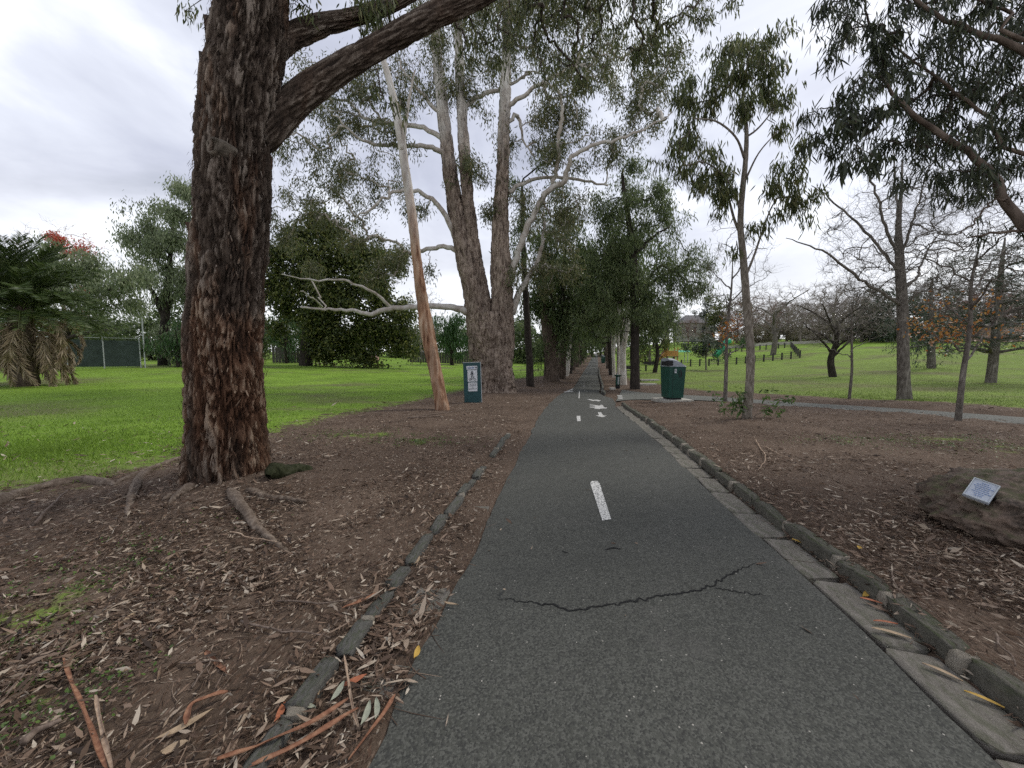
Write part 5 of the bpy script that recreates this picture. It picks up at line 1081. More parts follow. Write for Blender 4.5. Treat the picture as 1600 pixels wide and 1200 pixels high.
def bare(name, label, base, h, cr, z0, mw, seed, n_at=260, r0=.16, r_tip=.006, sub=5, subL=.45, group=None, lean=(0, 0), limbs=None, leaf=None, mt=None, top=.8, up=.12, trunk=None):
    """leafless tree; leaf = (material, [clump points (x,y,z,r)], number, size)"""
    rg = np.random.default_rng(seed); b = np.array(base, float); t = Tree(name, label, b, group)
    zs = np.array([-.2 / h, .01, .2, .4, .6, top]) * h; pt = b + np.stack([lean[0] * zs / h + rg.normal(size=6) * .010 * h * np.array([0, 0, 1, 1, 1, 1]), lean[1] * zs / h + rg.normal(size=6) * .010 * h * np.array([0, 0, 1, 1, 1, 1]), zs], 1)
    c = t.limb('trunk', pt, np.array([1.4, 1.1, .92, .75, .5, .14]) * r0, 10, 30, node=False) if trunk is None else t.limb('trunk', trunk[0], trunk[1], 12, 40, node=False); t.nodes.append(c[c[:, 2] > b[2] + z0 * .8])
    ctr = b + [lean[0] * .6, lean[1] * .6, (z0 + h) / 2]
    for q in (limbs or []): t.limb('limb', q[0], q[1] * .62, 7, 22, .02)
    if not limbs:
        for i in range(8):
            a = i * 2.4 + rg.random(); s = c[int(np.clip(10 + i * 2.0, 0, 27))]; ln_ = cr * rg.uniform(.55, .85); e = s + np.array([math.cos(a) * ln_, math.sin(a) * ln_, ln_ * rg.uniform(.4, 1.0)]); t.limb('limb', [s, (s + e) / 2 + [0, 0, .06 * ln_], e], [r0 * .42, r0 * .28, r0 * .12], 6, 14, .03)
    v = norm(rg.normal(size=(n_at, 3))) * (rg.random((n_at, 1)) ** .38); at = ctr + v * [cr, cr, (h - z0) / 2]
    tips, td, ln = t.twigs(at, rg, 'branch', r_tip, .48, up, 4, .07)
    # fine twigs
    m = len(tips) * sub; st = ln[np.repeat(np.arange(len(ln)), sub), rg.integers(2, 6, m)]; d = norm(np.repeat(td, sub, 0) * .6 + rg.normal(size=(m, 3)) * .7 + [0, 0, .25]); LL = subL * rg.uniform(.5, 1.3, m)[:, None]
    md = st + d * LL * .5 + rg.normal(size=(m, 3)) * .04; en = st + d * LL + rg.normal(size=(m, 3)) * .08 + [0, 0, .04]; V, F = tubes(np.stack([st, md, en], 1), np.tile([r_tip * .8, r_tip * .6, r_tip * .3], (m, 1)), 3); t.wood('twig', V, F)
    if leaf:
        ml, cl, n, sz = leaf; cl = np.array(cl); i = rg.integers(0, len(cl), n); p = cl[i, :3] + rg.normal(size=(n, 3)) * cl[i, 3:4] * .5
        V, F, T = leaves(p, norm(rg.normal(size=(n, 3)) + [0, 0, -.7]), sz * rg.uniform(.6, 1.3, n), sz * .55, rg); t.leafs(V, F, T, M[ml], 'autumn_leaves')
    mt = mt or mw
    return t.finish({'trunk': M[mw], 'limb': M[mw], 'branch': M[mt], 'twig': M[mt]})

def ground_at(px, Y):
    x = P(px, 555, Y)[0]; return np.array([x, Y, gz(x, Y)])
# ---- avenue along the path, left side
AG = 'trees lining the path'
clump_tree('sheoak_tree', 'thin dark-trunked she-oak just right of the great gum', (829, 604), [(829, 610, 6.5), (827, 560, 5.5), (823, 490, 5), (819, 420, 4.4), (817, 350, 3.4), (816, 290, 2)],
    [(815, 300, 26), (838, 345, 30), (826, 400, 22), (852, 300, 28), (845, 260, 24), (806, 350, 16)], 'dark_bark', 'avenue_leaf', 51, 4.0, 70, .32, .36, .06, .55, 1.2, group=AG)
clump_tree('avenue_tree', 'broad brown fork-trunked tree, first left of path past great gum', (862, 596), [(862, 602, 13.5), (861, 575, 11), (860, 545, 10.5), (856, 515, 10), (850, 480, 7), (848, 430, 5), (850, 380, 3)],
    [(862, 415, 38), (890, 385, 38), (850, 470, 36), (900, 450, 38), (885, 515, 30), (838, 530, 18), (908, 500, 26), (868, 345, 30), (893, 335, 26), (840, 390, 24), (870, 480, 34), (845, 505, 20), (880, 430, 36), (905, 400, 24), (875, 545, 14), (838, 560, 10)], 'brown_bark', 'avenue_leaf', 52, 4.0, 85, .45, .38, .075, .62, 1.1, ([(862, 530, 8), (872, 500, 6), (880, 460, 4), (885, 410, 2)],), group=AG)
AVL = [(31.5, -2.9, 'dark_bark', .36), (35.5, -2.6, 'brown_bark', .42), (40, -2.4, 'white_bark', .26), (46, -2.5, 'dark_bark', .36), (53, -2.6, 'brown_bark', .4), (62, -2.5, 'brown_bark', .4), (73, -2.6, 'dark_bark', .4), (88, -2.6, 'brown_bark', .4), (106, -2.8, 'dark_bark', .45)]
AVR = [(29.5, 2.75, 'white_bark', .23), (31.5, 2.45, 'white_bark', .13), (35, 2.9, 'dark_bark', .3), (39, 2.5, 'white_bark', .17), (44, 2.4, 'dark_bark', .22), (50, 2.5, 'white_bark', .2), (58, 2.5, 'brown_bark', .34), (68, 2.6, 'white_bark', .3), (82, 2.7, 'brown_bark', .4), (100, 2.8, 'dark_bark', .4)]
ORD = ['second', 'third', 'fourth', 'fifth', 'sixth', 'seventh', 'eighth', 'ninth', 'tenth', 'eleventh', 'twelfth']
ORDR = ['first', 'second', 'third', 'fourth', 'fifth', 'sixth', 'seventh', 'eighth', 'ninth', 'tenth']
KINDB = {'dark_bark': 'dark-trunked', 'brown_bark': 'brown-trunked', 'white_bark': 'pale-trunked'}
for k, (Y, o, mb, r) in enumerate(AVL):
    x = float(xp(Y)) + o; b = (x, Y, gz(x, Y)); rg = random.Random(k)
    leafy('avenue_tree', f'{KINDB[mb]} evergreen, {ORD[k]} left of the path beyond the great gum', b, rg.uniform(11, 14.5), 3.6, 1.6 if mb != 'white_bark' else 4.0, mb, 'avenue_leaf', 60 + k, 22, 2.6, 24, .45, .5, .11, .62, r, AG, (rg.uniform(-.4, 1.4), 0), .40)
for k, (Y, o, mb, r) in enumerate(AVR):
    x = float(xp(Y)) + o; b = (x, Y, gz(x, Y)); rg = random.Random(k + 50)
    leafy('avenue_tree', f'{KINDB[mb]} tree, {ORDR[k]} right of the path behind the black-trunked she-oak', b, rg.uniform(11, 14), 3.4 if k > 1 else 2.6, 5.0 if k < 4 else 3.0, mb, 'avenue_leaf', 80 + k, 20, 2.6, 24, .45, .5, .11, .6, r, AG, (rg.uniform(-.5, .3), 0), .40)
for k, (Y, o) in enumerate(((130, -1.0), (136, 6), (128, -7), (145, 2), (140, 13), (132, 20))):
    x = float(xp(Y)) + o; leafy('closing_tree', ['dark tree closing the far end of the avenue', 'dark tree right of the avenue end', 'dark tree left of the avenue end', 'tall tree straight behind the avenue end', 'tree far right of the avenue end', 'rightmost tree behind the avenue end'][k], (x, Y, gz(x, Y)), 15, 6, 1.5, 'dark_bark', 'avenue_leaf', 110 + k, 18, 1.0, 26, .8, 1.0, .28, .5, .4, 'trees closing the avenue', r_cl=.5)
# bare pale limb jutting over the path in the avenue
dt = ground_at(968, 33); t = Tree('dead_gum_tree', 'small dead white gum with forked bare limbs over the path', dt, AG)
for q in ([(968, 600, 2.6), (967, 560, 2.3), (964, 520, 2), (958, 500, 1.8), (945, 488, 1.5), (930, 480, .8)], [(958, 500, 1.6), (955, 480, 1.3), (963, 465, 1), (966, 455, .6)], [(945, 488, 1.2), (941, 475, 1), (948, 466, .6)]):
    p, r = PXL(q, 33); t.limb('trunk' if q[0][1] == 600 else 'limb', p, r, 6)
t.finish({'trunk': M['white_bark'], 'limb': M['white_bark']})

# ---- left background
clump_tree('peppercorn_tree', 'wide grey-green peppercorn behind the palm and mesh fence', (78, 585), [(80, 590, 12), (88, 560, 9), (98, 530, 8), (112, 505, 7), (125, 480, 4)],
    [(60, 425, 30), (90, 410, 30), (125, 420, 30), (160, 430, 30), (190, 450, 26), (40, 450, 26), (100, 450, 34), (140, 465, 32), (70, 470, 30), (170, 480, 26), (30, 420, 20), (195, 480, 18), (60, 495, 22), (200, 430, 16), (10, 470, 24), (95, 395, 20), (155, 490, 18)], 'dark_bark', 'pepper_leaf', 131, 4.8, 150, .42, .36, .085, .62, .8, ([(100, 530, 5), (140, 520, 4), (180, 515, 2)], [(110, 505, 4), (130, 490, 3), (160, 490, 2)]), Y=31)
clump_tree('peppercorn_tree', 'tall drooping peppercorn tree just left of the big trunk', (257, 577), [(257, 582, 12), (256, 545, 9), (258, 500, 8), (262, 455, 6), (266, 400, 4), (270, 350, 2)],
    [(275, 330, 26), (240, 350, 26), (290, 310, 20), (215, 375, 24), (250, 390, 30), (285, 380, 26), (225, 420, 26), (265, 430, 28), (295, 430, 24), (205, 440, 16), (290, 480, 24), (235, 465, 20), (300, 350, 24), (285, 540, 24), (265, 520, 18), (245, 325, 14), (300, 520, 20), (320, 320, 24), (330, 400, 30), (320, 470, 30), (215, 345, 14), (275, 295, 14)], 'dark_bark', 'pepper_leaf', 132, 4.2, 150, .5, .42, .10, .66, .8, ([(257, 500, 5), (240, 460, 4), (222, 430, 2)], [(258, 490, 4), (280, 450, 3), (290, 420, 2)]), Y=41, extra=([(195, 325, 8), (225, 325, 12), (240, 322, 10), (188, 345, 6)], 'olive_leaf', 2, 30))
clump_tree('dome_tree', 'dark olive dome-shaped tree with foliage down to the lawn', (478, 578), [(478, 584, 12), (478, 550, 10), (482, 510, 8), (495, 460, 6), (510, 410, 3)],
    [(500, 380, 34), (540, 390, 36), (460, 400, 34), (440, 440, 34), (490, 430, 44), (540, 440, 46), (585, 430, 38), (610, 470, 34), (570, 480, 44), (520, 490, 46), (460, 480, 36), (600, 520, 34), (560, 530, 38), (515, 540, 32), (630, 520, 20), (625, 550, 18), (590, 558, 16), (550, 560, 14), (480, 360, 20), (520, 362, 20), (445, 375, 18), (640, 490, 14), (430, 500, 16), (500, 555, 14), (570, 400, 24)], 'dark_bark', 'olive_leaf', 133, 5.0, 130, .55, .40, .20, .35, .75, Y=46)
leafy('weeping_tree', 'bright green weeping tree between leaning gum and great gum', ground_at(706, 60), 8.5, 3.2, 1.0, 'dark_bark', 'weep_leaf', 140, 18, 3, 34, .5, .7, .12, .8, .3, None, r_cl=.42)
leafy('weeping_shrub', 'dark green weeping shrub left of the big trunk', ground_at(277, 38), 4.2, 2.2, .2, 'dark_bark', 'weep_leaf', 141, 14, 5, 30, .35, .5, .10, .7, .15, 'weeping shrubs at the lawn edge', cat='shrub')
leafy('weeping_shrub', 'blue-green drooping shrub right of the big trunk', ground_at(447, 52), 7.0, 2.8, .4, 'dark_bark', 'weep_leaf', 142, 14, 4, 30, .4, .6, .12, .7, .2, 'weeping shrubs at the lawn edge', cat='shrub')
bs = ground_at(105, 60)
red_cl = [tuple(P(x, y, 60)) + (r,) for x, y, r in ((130, 388, 1.4), (122, 392, 1.2), (105, 398, 1.0), (90, 385, .8), (80, 370, .8), (138, 420, .6), (130, 455, .9), (125, 490, .9), (120, 505, .8), (95, 375, .8))]
bare('red_leaf_tree', 'leafless tree with last red leaves behind the peppercorn', bs, 21, 8.0, 5, 'brown_twig', 143, 420, .3, .012, 5, 1.0, leaf=('red_leaf', red_cl, 4200, .30))
bare('bare_tree', 'leafless tree at the far left edge above the palm', ground_at(-10, 48), 15, 5, 4, 'grey_bark', 144, 200, .25, .012, 4, .9, 'bare trees behind the left lawn')
bare('bare_tree', 'pale leafless tree behind the leaning gum', ground_at(660, 85), 16, 6, 3, 'bare_twig', 145, 300, .25, .016, 5, 1.0, 'bare trees behind the left lawn')
# far row behind the left lawn (alike trees, copied)
proto = leafy('far_tree', 'x', (0, 0, 0), 10, 5.0, .3, 'dark_bark', 'avenue_leaf', 150, 18, 1.5, 28, .7, .8, .24, .45, .3, 'far trees behind the left lawn', r_cl=.45)
FL = [(-60, 62, 1.0), (20, 70, 1.0), (95, 66, .9), (165, 70, .9), (235, 62, .9), (320, 60, 1.1), (390, 66, 1.1), (440, 78, .9), (560, 80, .8), (625, 95, .9), (670, 100, .8), (745, 92, .9), (790, 88, 1.0), (820, 74, 1.0), (845, 84, 1.1), (500, 96, 1.1), (590, 104, 1.1), (640, 112, 1.2), (700, 108, 1.1), (765, 110, 1.1), (60, 84, 1.1), (130, 84, 1.1), (200, 88, 1.1)]
FLAB = ['at the far left picture edge', 'behind the palm', 'behind the mesh fence', 'right of the fence corner behind the peppercorns', 'behind the tall peppercorn', 'hidden behind the big trunk', 'showing just right of the big trunk', 'left of the dome tree', 'behind the dome tree', 'right of the dome tree', 'behind the leaning gum', 'behind the green sign', 'behind the great gum', 'right of the great gum', 'low between the avenue trunks at left', 'second behind the dome tree', 'deep behind the pink boulders', 'just left of the leaning gum', 'just left of the green sign', 'between sign and great gum', 'in the gap right of the palm', 'behind the middle of the mesh fence', 'behind the steel pole']
for k, (px, Y, s) in enumerate(FL):
    o = proto if k == 0 else copy_tree(proto); g = ground_at(px, Y); o.location = g; o.rotation_euler = (0, 0, k * 1.7); o.scale = (s * 1.25, s * 1.25, s * (0.75 + .07 * (k % 4))); o['label'] = 'dark evergreen in the far row ' + FLAB[k]

# ---- right background
def on(px, py): return G(px, py)
bD = on(1413, 625); YD = bD[1]
LD = [PXL(q, YD, YD + dy) for q, dy in (([(1408, 478, 6), (1385, 462, 5), (1350, 440, 4.5), (1320, 418, 4), (1290, 395, 3), (1255, 380, 2), (1228, 372, 1)], -1), ([(1405, 430, 5.5), (1385, 400, 4.5), (1355, 365, 4), (1325, 335, 3), (1290, 305, 2), (1268, 290, 1)], 1.5), ([(1404, 400, 5.5), (1385, 360, 4.5), (1372, 310, 3.6), (1352, 260, 2.6), (1335, 225, 1.4)], -.8), ([(1405, 385, 5), (1402, 330, 4), (1398, 280, 3), (1396, 230, 1.6)], 1), ([(1407, 400, 5), (1425, 350, 3.6), (1440, 300, 2.6), (1452, 255, 1.4)], -1), ([(1412, 450, 5), (1435, 430, 4), (1440, 410, 3), (1470, 360, 1.6)], 1), ([(1412, 478, 4), (1440, 455, 3.4), (1480, 450, 2.4), (1510, 440, 1.2)], -1))]
bare('plane_tree', 'large leafless plane tree with flared grey trunk at right', bD, 9.0, 3.0, 3.3, 'grey_bark', 160, 900, .175, .005, 5, .5, None, (-.2, 0), LD, trunk=PXL([(1413, 636, 19), (1413, 622, 14), (1412, 595, 11.5), (1411, 540, 10.5), (1410, 480, 10), (1407, 430, 9), (1405, 390, 7.5), (1404, 350, 5), (1408, 300, 3), (1410, 250, 1.5)], YD))
bare('young_bare_tree', 'thin young leafless tree left of the large plane tree', on(1327, 623), 5.6, 1.5, 2.2, 'grey_bark', 161, 120, .05, .004, 5, .35, 'young bare trees')
orB = [tuple(P(x, y, 14.2)) + (.35,) for x, y in ((1128, 520), (1140, 508), (1120, 528), (1150, 500), (1146, 520))]
bare('young_bare_tree', 'thin leafless tree with a few orange leaves right of bin', on(1133, 627), 7.2, 1.5, 2.2, 'grey_bark', 162, 130, .07, .004, 5, .4, 'young bare trees', leaf=('orange_leaf', orB, 130, .11))
bC = on(1497, 656); orC = [tuple(P(x, y, bC[1] + dy)) + (.30,) for x, y, dy in ((1440, 515, 0), (1460, 512, .4), (1475, 520, -.3), (1490, 515, .3), (1460, 530, .5), (1475, 528, 0), (1530, 475, .2), (1545, 478, .3), (1510, 520, .3), (1450, 480, .5), (1470, 475, 0), (1520, 508, .2), (1430, 505, .5), (1585, 520, .2), (1540, 525, .2), (1480, 505, 0))]
bare('young_bare_tree', 'slim lichen-grey tree with orange leaves before the cedar', bC, 5.4, 1.7, 1.9, 'grey_bark', 163, 170, .058, .0035, 5, .35, 'young bare trees', leaf=('orange_leaf', orC, 420, .085), lean=(.05, 0))
bare('spreading_bare_tree', 'small dark-trunked leafless tree with wide low limbs on the slope', on(1301, 589), 7.2, 4.0, 2.4, 'dark_bark', 164, 330, .26, .010, 5, .6, 'bare trees on the slope', mt='bare_twig', top=.5)
bare('spreading_bare_tree', 'leafless tree inside the playground fence', ground_at(1208, 66), 12.5, 7.0, 3.4, 'grey_bark', 165, 380, .42, .014, 5, .9, 'bare trees on the slope', mt='bare_twig', top=.55)
leafy('playground_tree', 'small round grey-green tree in front of the playground', ground_at(1104, 49), 4.6, 2.4, 1.0, 'grey_bark', 'cedar_leaf', 166, 18, 7, 30, .28, .28, .09, .35, .10, None, r_cl=.4)
# cedar with tiered boughs
def cedar(name, label, b, h, r, seed, z0, droop=.12, low=True, group=None):
    rg = np.random.default_rng(seed); t = Tree(name, label, b, group); b = np.array(b)
    t.limb('trunk', b + np.array([[0, 0, -.2], [0, 0, .1], [.05, 0, h * .4], [0, 0, h * .75], [.05, 0, h]]), [.38, .26, .21, .14, .04], 10, 24); at = []
    k = 0; z = z0
    while z < h * .97:
        nb = 5 if z < h * .8 else 3
        for j in range(nb):
            a = k * 2.4 + rg.random() * .8; k += 1; ln_ = r * (1.05 - .62 * (z / h)) * rg.uniform(.65, 1.1); s = b + [0, 0, z]; e = s + np.array([math.cos(a) * ln_, math.sin(a) * ln_, ln_ * rg.uniform(-droop, .10)]); m = (s + e) / 2 + [0, 0, .10 * ln_]
            c = t.limb('limb', [s, m, e], [.11 * (1.1 - z / h), .07 * (1.1 - z / h), .015], 5, 12, .03)
            f = rg.uniform(.35, 1.0, 13); p = np.stack([np.interp(f, np.linspace(0, 1, 12), c[:, i]) for i in range(3)], 1); at.append(p + rg.normal(size=p.shape) * [.35, .35, .07] * (ln_ / 4 + .4))
        z += h * .085 * rg.uniform(.8, 1.25)
    at = np.concatenate(at); tips, td, ln = t.twigs(at, rg, 'branch', .008, .4, 0, 3, .08)
    V, F, T = foliage(tips, td, 26, .26, .24, .05, rg, .25); sc_ = V.reshape(-1, 4, 3); ctr = np.repeat(tips, 26, 0)[:, None]; sc_[..., 2] = ctr[..., 2] + (sc_[..., 2] - ctr[..., 2]) * .55; t.leafs(sc_.reshape(-1, 3), F, T, M['cedar_leaf'])
    t.finish({'trunk': M['grey_bark'], 'limb': M['grey_bark'], 'branch': M['grey_bark']})
bG = on(1548, 598); cedar('cedar_tree', 'tiered dark cedar standing on the right lawn', bG, 9.0, 5.0, 170, 1.9, .22)
clump_tree('drooping_conifer', 'low dark drooping conifer behind the plane tree trunk', (1455, 572), [(1455, 585, 8), (1455, 540, 7), (1455, 490, 5), (1455, 440, 2)],
    [(1400, 515, 20), (1430, 500, 26), (1465, 500, 26), (1420, 545, 20), (1450, 550, 22), (1485, 545, 18), (1395, 535, 14), (1440, 525, 26), (1475, 520, 26), (1500, 520, 20), (1455, 465, 30), (1430, 470, 22), (1485, 470, 26), (1510, 490, 20), (1450, 430, 22), (1480, 435, 18), (1460, 570, 12), (1430, 565, 8)], 'grey_bark', 'cedar_leaf', 171, 3.4, 36, .36, .36, .06, .6, .9, Y=36)
# Norfolk pine, dark evergreen behind the avenue
def norfolk():
    b = ground_at(1043, 92); rg = np.random.default_rng(5); t = Tree('norfolk_pine', 'conical tiered pine above the dark tree right of avenue', b); h = 17
    t.limb('trunk', b + np.array([[0, 0, -.2], [0, 0, h * .5], [0, 0, h]]), [.3, .2, .04], 8, 12); at = []
    for z in np.arange(3, h, 1.0):
        for j in range(7):
            a = j * .9 + z; l = (h + 1 - z) * .27; e = b + [math.cos(a) * l, math.sin(a) * l, z + l * .22]; t.limb('limb', [b + [0, 0, z], (b + [0, 0, z] + e) / 2 + [0, 0, -.1], e], [.05, .04, .02], 4, 6); f = np.linspace(.25, 1, 7)[:, None]; at.append((b + [0, 0, z]) * (1 - f) + e * f)
    at = np.concatenate(at); V, F, T = foliage(at, at * 0, 12, .16, .34, .10, rg, .1); t.leafs(V, F, T, M['cedar_leaf']); t.finish({'trunk': M['grey_bark'], 'limb': M['grey_bark']})
norfolk()
leafy('evergreen_tree', 'dark evergreen between she-oak and bin with foliage low to the grass', ground_at(1024, 46), 9.6, 2.9, 1.6, 'dark_bark', 'avenue_leaf', 175, 20, 3.4, 30, .4, .4, .12, .4, .25, r_cl=.42)
leafy('evergreen_tree', 'rounded green tree behind the thin bare tree with orange leaves', ground_at(1128, 105), 14, 5.0, 4, 'grey_bark', 'olive_leaf', 176, 16, 1.6, 28, .6, .7, .22, .4, .3, r_cl=.42)
leafy('evergreen_tree', 'grey dome-shaped tree beside the white house', ground_at(1102, 125), 15.5, 4.5, 2, 'grey_bark', 'cedar_leaf', 177, 16, 1.6, 30, .6, .7, .22, .4, .3, r_cl=.42)
leafy('evergreen_tree', 'pale green weeping tree behind the playground slide', ground_at(1015, 64), 4.2, 4.4, .3, 'grey_bark', 'olive_leaf', 178, 16, 1.8, 26, .5, .5, .14, .6, .2, r_cl=.4, forks=False)
# far bare trees on the ridge (alike, copied)
pa = bare('ridge_tree', 'x', (0, 0, 0), 14, 6.0, 2.5, 'bare_twig', 180, 330, .30, .022, 6, 1.2, 'bare trees along the ridge')
pb = bare('ridge_tree', 'x', (0, 0, 0), 12, 5.5, 2.0, 'brown_twig', 181, 330, .28, .022, 6, 1.2, 'bare trees along the ridge')
pc_ = leafy('ridge_tree', 'x', (0, 0, 0), 11, 5.0, .5, 'grey_bark', 'cedar_leaf', 182, 16, 1.3, 26, .7, .8, .24, .4, .3, 'green trees along the ridge', r_cl=.45)
RT = [(1075, 120, 1), (1150, 110, 1), (1172, 95, 1), (1195, 118, 0), (1228, 108, 1), (1250, 92, 0), (1278, 100, 1), (1300, 88, 0), (1322, 104, 0), (1345, 90, 2), (1362, 100, 1), (1385, 84, 2), (1400, 96, 0), (1425, 80, 2), (1445, 92, 0), (1470, 84, 1), (1495, 90, 2), (1515, 78, 1), (1535, 88, 0), (1560, 82, 2), (1585, 86, 1), (1615, 80, 0), (1650, 84, 1), (1135, 130, 2), (1215, 128, 2), (1265, 122, 1), (1060, 150, 0), (1330, 112, 1), (1480, 100, 2), (1600, 98, 2)]
used = set()
for k, (px, Y, kd) in enumerate(RT):
    pr = (pa, pb, pc_)[kd]; o = pr if kd not in used else copy_tree(pr); used.add(kd); o.location = ground_at(px, Y); o.rotation_euler = (0, 0, k * 2.1); s = .72 + .09 * (k * 7 % 5); o.scale = (s * 1.1, s * 1.1, s)
    if True: o['label'] = ('grey leafless', 'brown leafless', 'dark evergreen')[kd] + f' tree on the far ridge at right, {["one","two","three","four","five","six","seven","eight","nine","ten","eleven","twelve","thirteen","fourteen","fifteen","sixteen","seventeen","eighteen","nineteen","twenty","twenty-one","twenty-two","twenty-three","twenty-four","twenty-five","twenty-six","twenty-seven","twenty-eight","twenty-nine","thirty"][sorted(range(len(RT)), key=lambda i: RT[i][0]).index(k)]} from the left'
ps = leafy('ridge_shrub', 'x', (0, 0, 0), 4.5, 3.6, .0, 'brown_twig', 'ridge_leaf', 191, 16, 2.4, 30, .5, .5, .16, .3, .08, 'shrubs along the ridge', r_cl=.45, cat='shrub', forks=False)
NUMW = ["first","second","third","fourth","fifth","sixth","seventh","eighth","ninth","tenth","eleventh","twelfth","thirteenth","fourteenth","fifteenth","sixteenth","seventeenth","eighteenth","nineteenth","twentieth"]
for k in range(20):
    px = 1130 + k * 27; Y = 104 + 9 * math.sin(k * 2.3) - k * .6; o = ps if k == 0 else copy_tree(ps); o.location = ground_at(px, Y); o.rotation_euler = (0, 0, k * 1.9); o.scale = (1.15, 1.15, .8 + .3 * ((k * 5) % 4) / 3); o['label'] = f'brownish shrub in the hedge along the far right ridge, {NUMW[k]} from the left'
leafy('ridge_shrub', 'low green shrub on the ridge wall behind the bare playground tree', ground_at(1160, 88), 2.2, 1.6, .1, 'dark_bark', 'weep_leaf', 190, 10, 6, 24, .3, .3, .14, .3, .06, cat='shrub')

# ---- palm
def palm():
    rg = np.random.default_rng(8); b = ground_at(38, 19.5); t = thing('palm_tree', 'short date palm with hanging dead fronds at left edge', 'palm', b)
    mb = MB(); zz = np.linspace(-.1, 4.2, 14); mb.tube([(0, 0, z) for z in zz], [.42 + .05 * (i % 2) for i in range(14)], 12); mb.build('trunk', M['brown_bark'], t)
    def frond(name, mat, droop, curlout, ln_, dead):
        n = 22; s = np.linspace(0, 1, n); a0 = droop; ang = a0 - s ** 1.2 * curlout; dx = np.cumsum(np.cos(ang)) * ln_ / n; dz = np.cumsum(np.sin(ang)) * ln_ / n; c = np.stack([dx, 0 * dx, dz], 1)
        V, F = tubes(c[None], np.linspace(.035, .008, n)[None], 4); T = [np.full(len(V), .8)]; Vs = [V]; Fs = list(F); off = len(V)
        m = 64; f = np.repeat(np.linspace(.14, 1, m), 2); p = np.stack([np.interp(f, s, c[:, i]) for i in range(3)], 1); sd = np.tile([1, -1], m); tg = norm(np.stack([np.gradient(np.interp(np.linspace(.14, 1, m), s, c[:, i])) for i in range(3)], 1)); tg = np.repeat(tg, 2, 0)
        d = norm(tg * .9 + np.stack([0 * f, sd * (.95 if not dead else .55), 0 * f], 1) + np.stack([0 * f, 0 * f, np.full(2 * m, .28 if not dead else -.5)], 1) + rg.normal(size=(2 * m, 3)) * (.08 if not dead else .2)); LL = .62 * np.sin(np.clip(f, .2, .93) * math.pi) ** .5
        V, F, tt = leaves(p, d, LL, .045 if not dead else .055, rg); Vs.append(V); Fs += [x + off for x in F]; T.append(tt)
        m_ = mesh_np(name, np.concatenate(Vs), Fs, {'tint': np.concatenate(T)}); m_.materials.append(mat); return m_
    up = [frond('frond', M['palm_leaf'], a, c, 3.7, False) for a, c in ((1.45, .9), (1.2, 1.3), (.9, 1.5), (.5, 1.5))]
    dd = [frond('dead_frond', M['dead_palm'], a, c, 2.9, True) for a, c in ((.3, 2.4), (-.2, 1.7), (-.8, .9))]
    for k in range(112):
        o = bpy.data.objects.new('frond', up[min(3, k // 28)]); COL.objects.link(o); o.parent = t; o.location = (0, 0, 4.15 - .009 * k); s = rg.uniform(.85, 1.1); o.scale = (s, s, s); o.rotation_euler = (rg.normal() * .12, 0, k * 2.399)
    for k in range(36):
        o = bpy.data.objects.new('dead_frond', dd[k % 3]); COL.objects.link(o); o.parent = t; o.location = (.3 * math.cos(k * 2.4), .3 * math.sin(k * 2.4), 3.4 - .035 * k); s = rg.uniform(.75, 1.05); o.scale = (s, s, s); o.rotation_euler = (rg.normal() * .2, 0, k * 2.399)
palm()

# ================================================================== built things
def Rz(a): return Matrix.Rotation(a, 4, 'Z')
def local(o, name, mb, mat, smooth=False): return mb.build(name, mat, o, smooth=smooth)
# mesh fence with shade cloth, left
def mesh_fence():
    a = ground_at(-60, 33); c = ground_at(105, 33); e = ground_at(219, 35.5); t = thing('mesh_fence', 'chain-link fence hung with dark shade cloth beside the palm', 'fence', a)
    pts = [a, ground_at(25, 33), c, ground_at(162, 34.2), e]
    for p in pts:
        mb = MB(); q = p - a; mb.tube([q + [0, 0, -.1], q + [0, 0, 2.75]], .045, 8); mb.build('post', M['steel'], t)
    for p, q in zip(pts[:-1], pts[1:]):
        p, q = p - a, q - a; mb = MB(); mb.tube([p + [0, 0, 2.7], q + [0, 0, 2.7]], .025, 6); mb.build('rail', M['steel'], t)
        n = 10; f = np.linspace(0, 1, n)[:, None]; lo = p * (1 - f) + q * f + [0, 0, .15]; hi = lo + [0, 0, 2.35]; lo[:, 1] += .03 * np.sin(np.arange(n)); V = np.concatenate([lo, hi, lo + [0, .012, 0], hi + [0, .012, 0]]); i = np.arange(n - 1)
        link('shade_cloth', mesh_np('shade_cloth', V, [np.stack([i, i + 1, i + n + 1, i + n], 1), np.stack([i + 2 * n, i + 3 * n, i + 3 * n + 1, i + 2 * n + 1], 1)]), M['mesh_cloth'], t)
    mb = MB(); q = e - a + [.3, .1, 0]; mb.tube([q, q + [0, 0, 7.5]], .05, 8); pole = thing('light_pole', 'thin tall steel pole at the corner of the mesh fence', 'pole', e + [.3, .1, 0]); mb2 = MB(); mb2.tube([(0, 0, -.1), (0, 0, 7.2)], .05, 8); mb2.build('pole', M['steel'], pole); mb3 = MB(); mb3.box((0, 0, 7.25), (.16, .16, .1)); mb3.build('cap', M['steel'], pole)
mesh_fence()
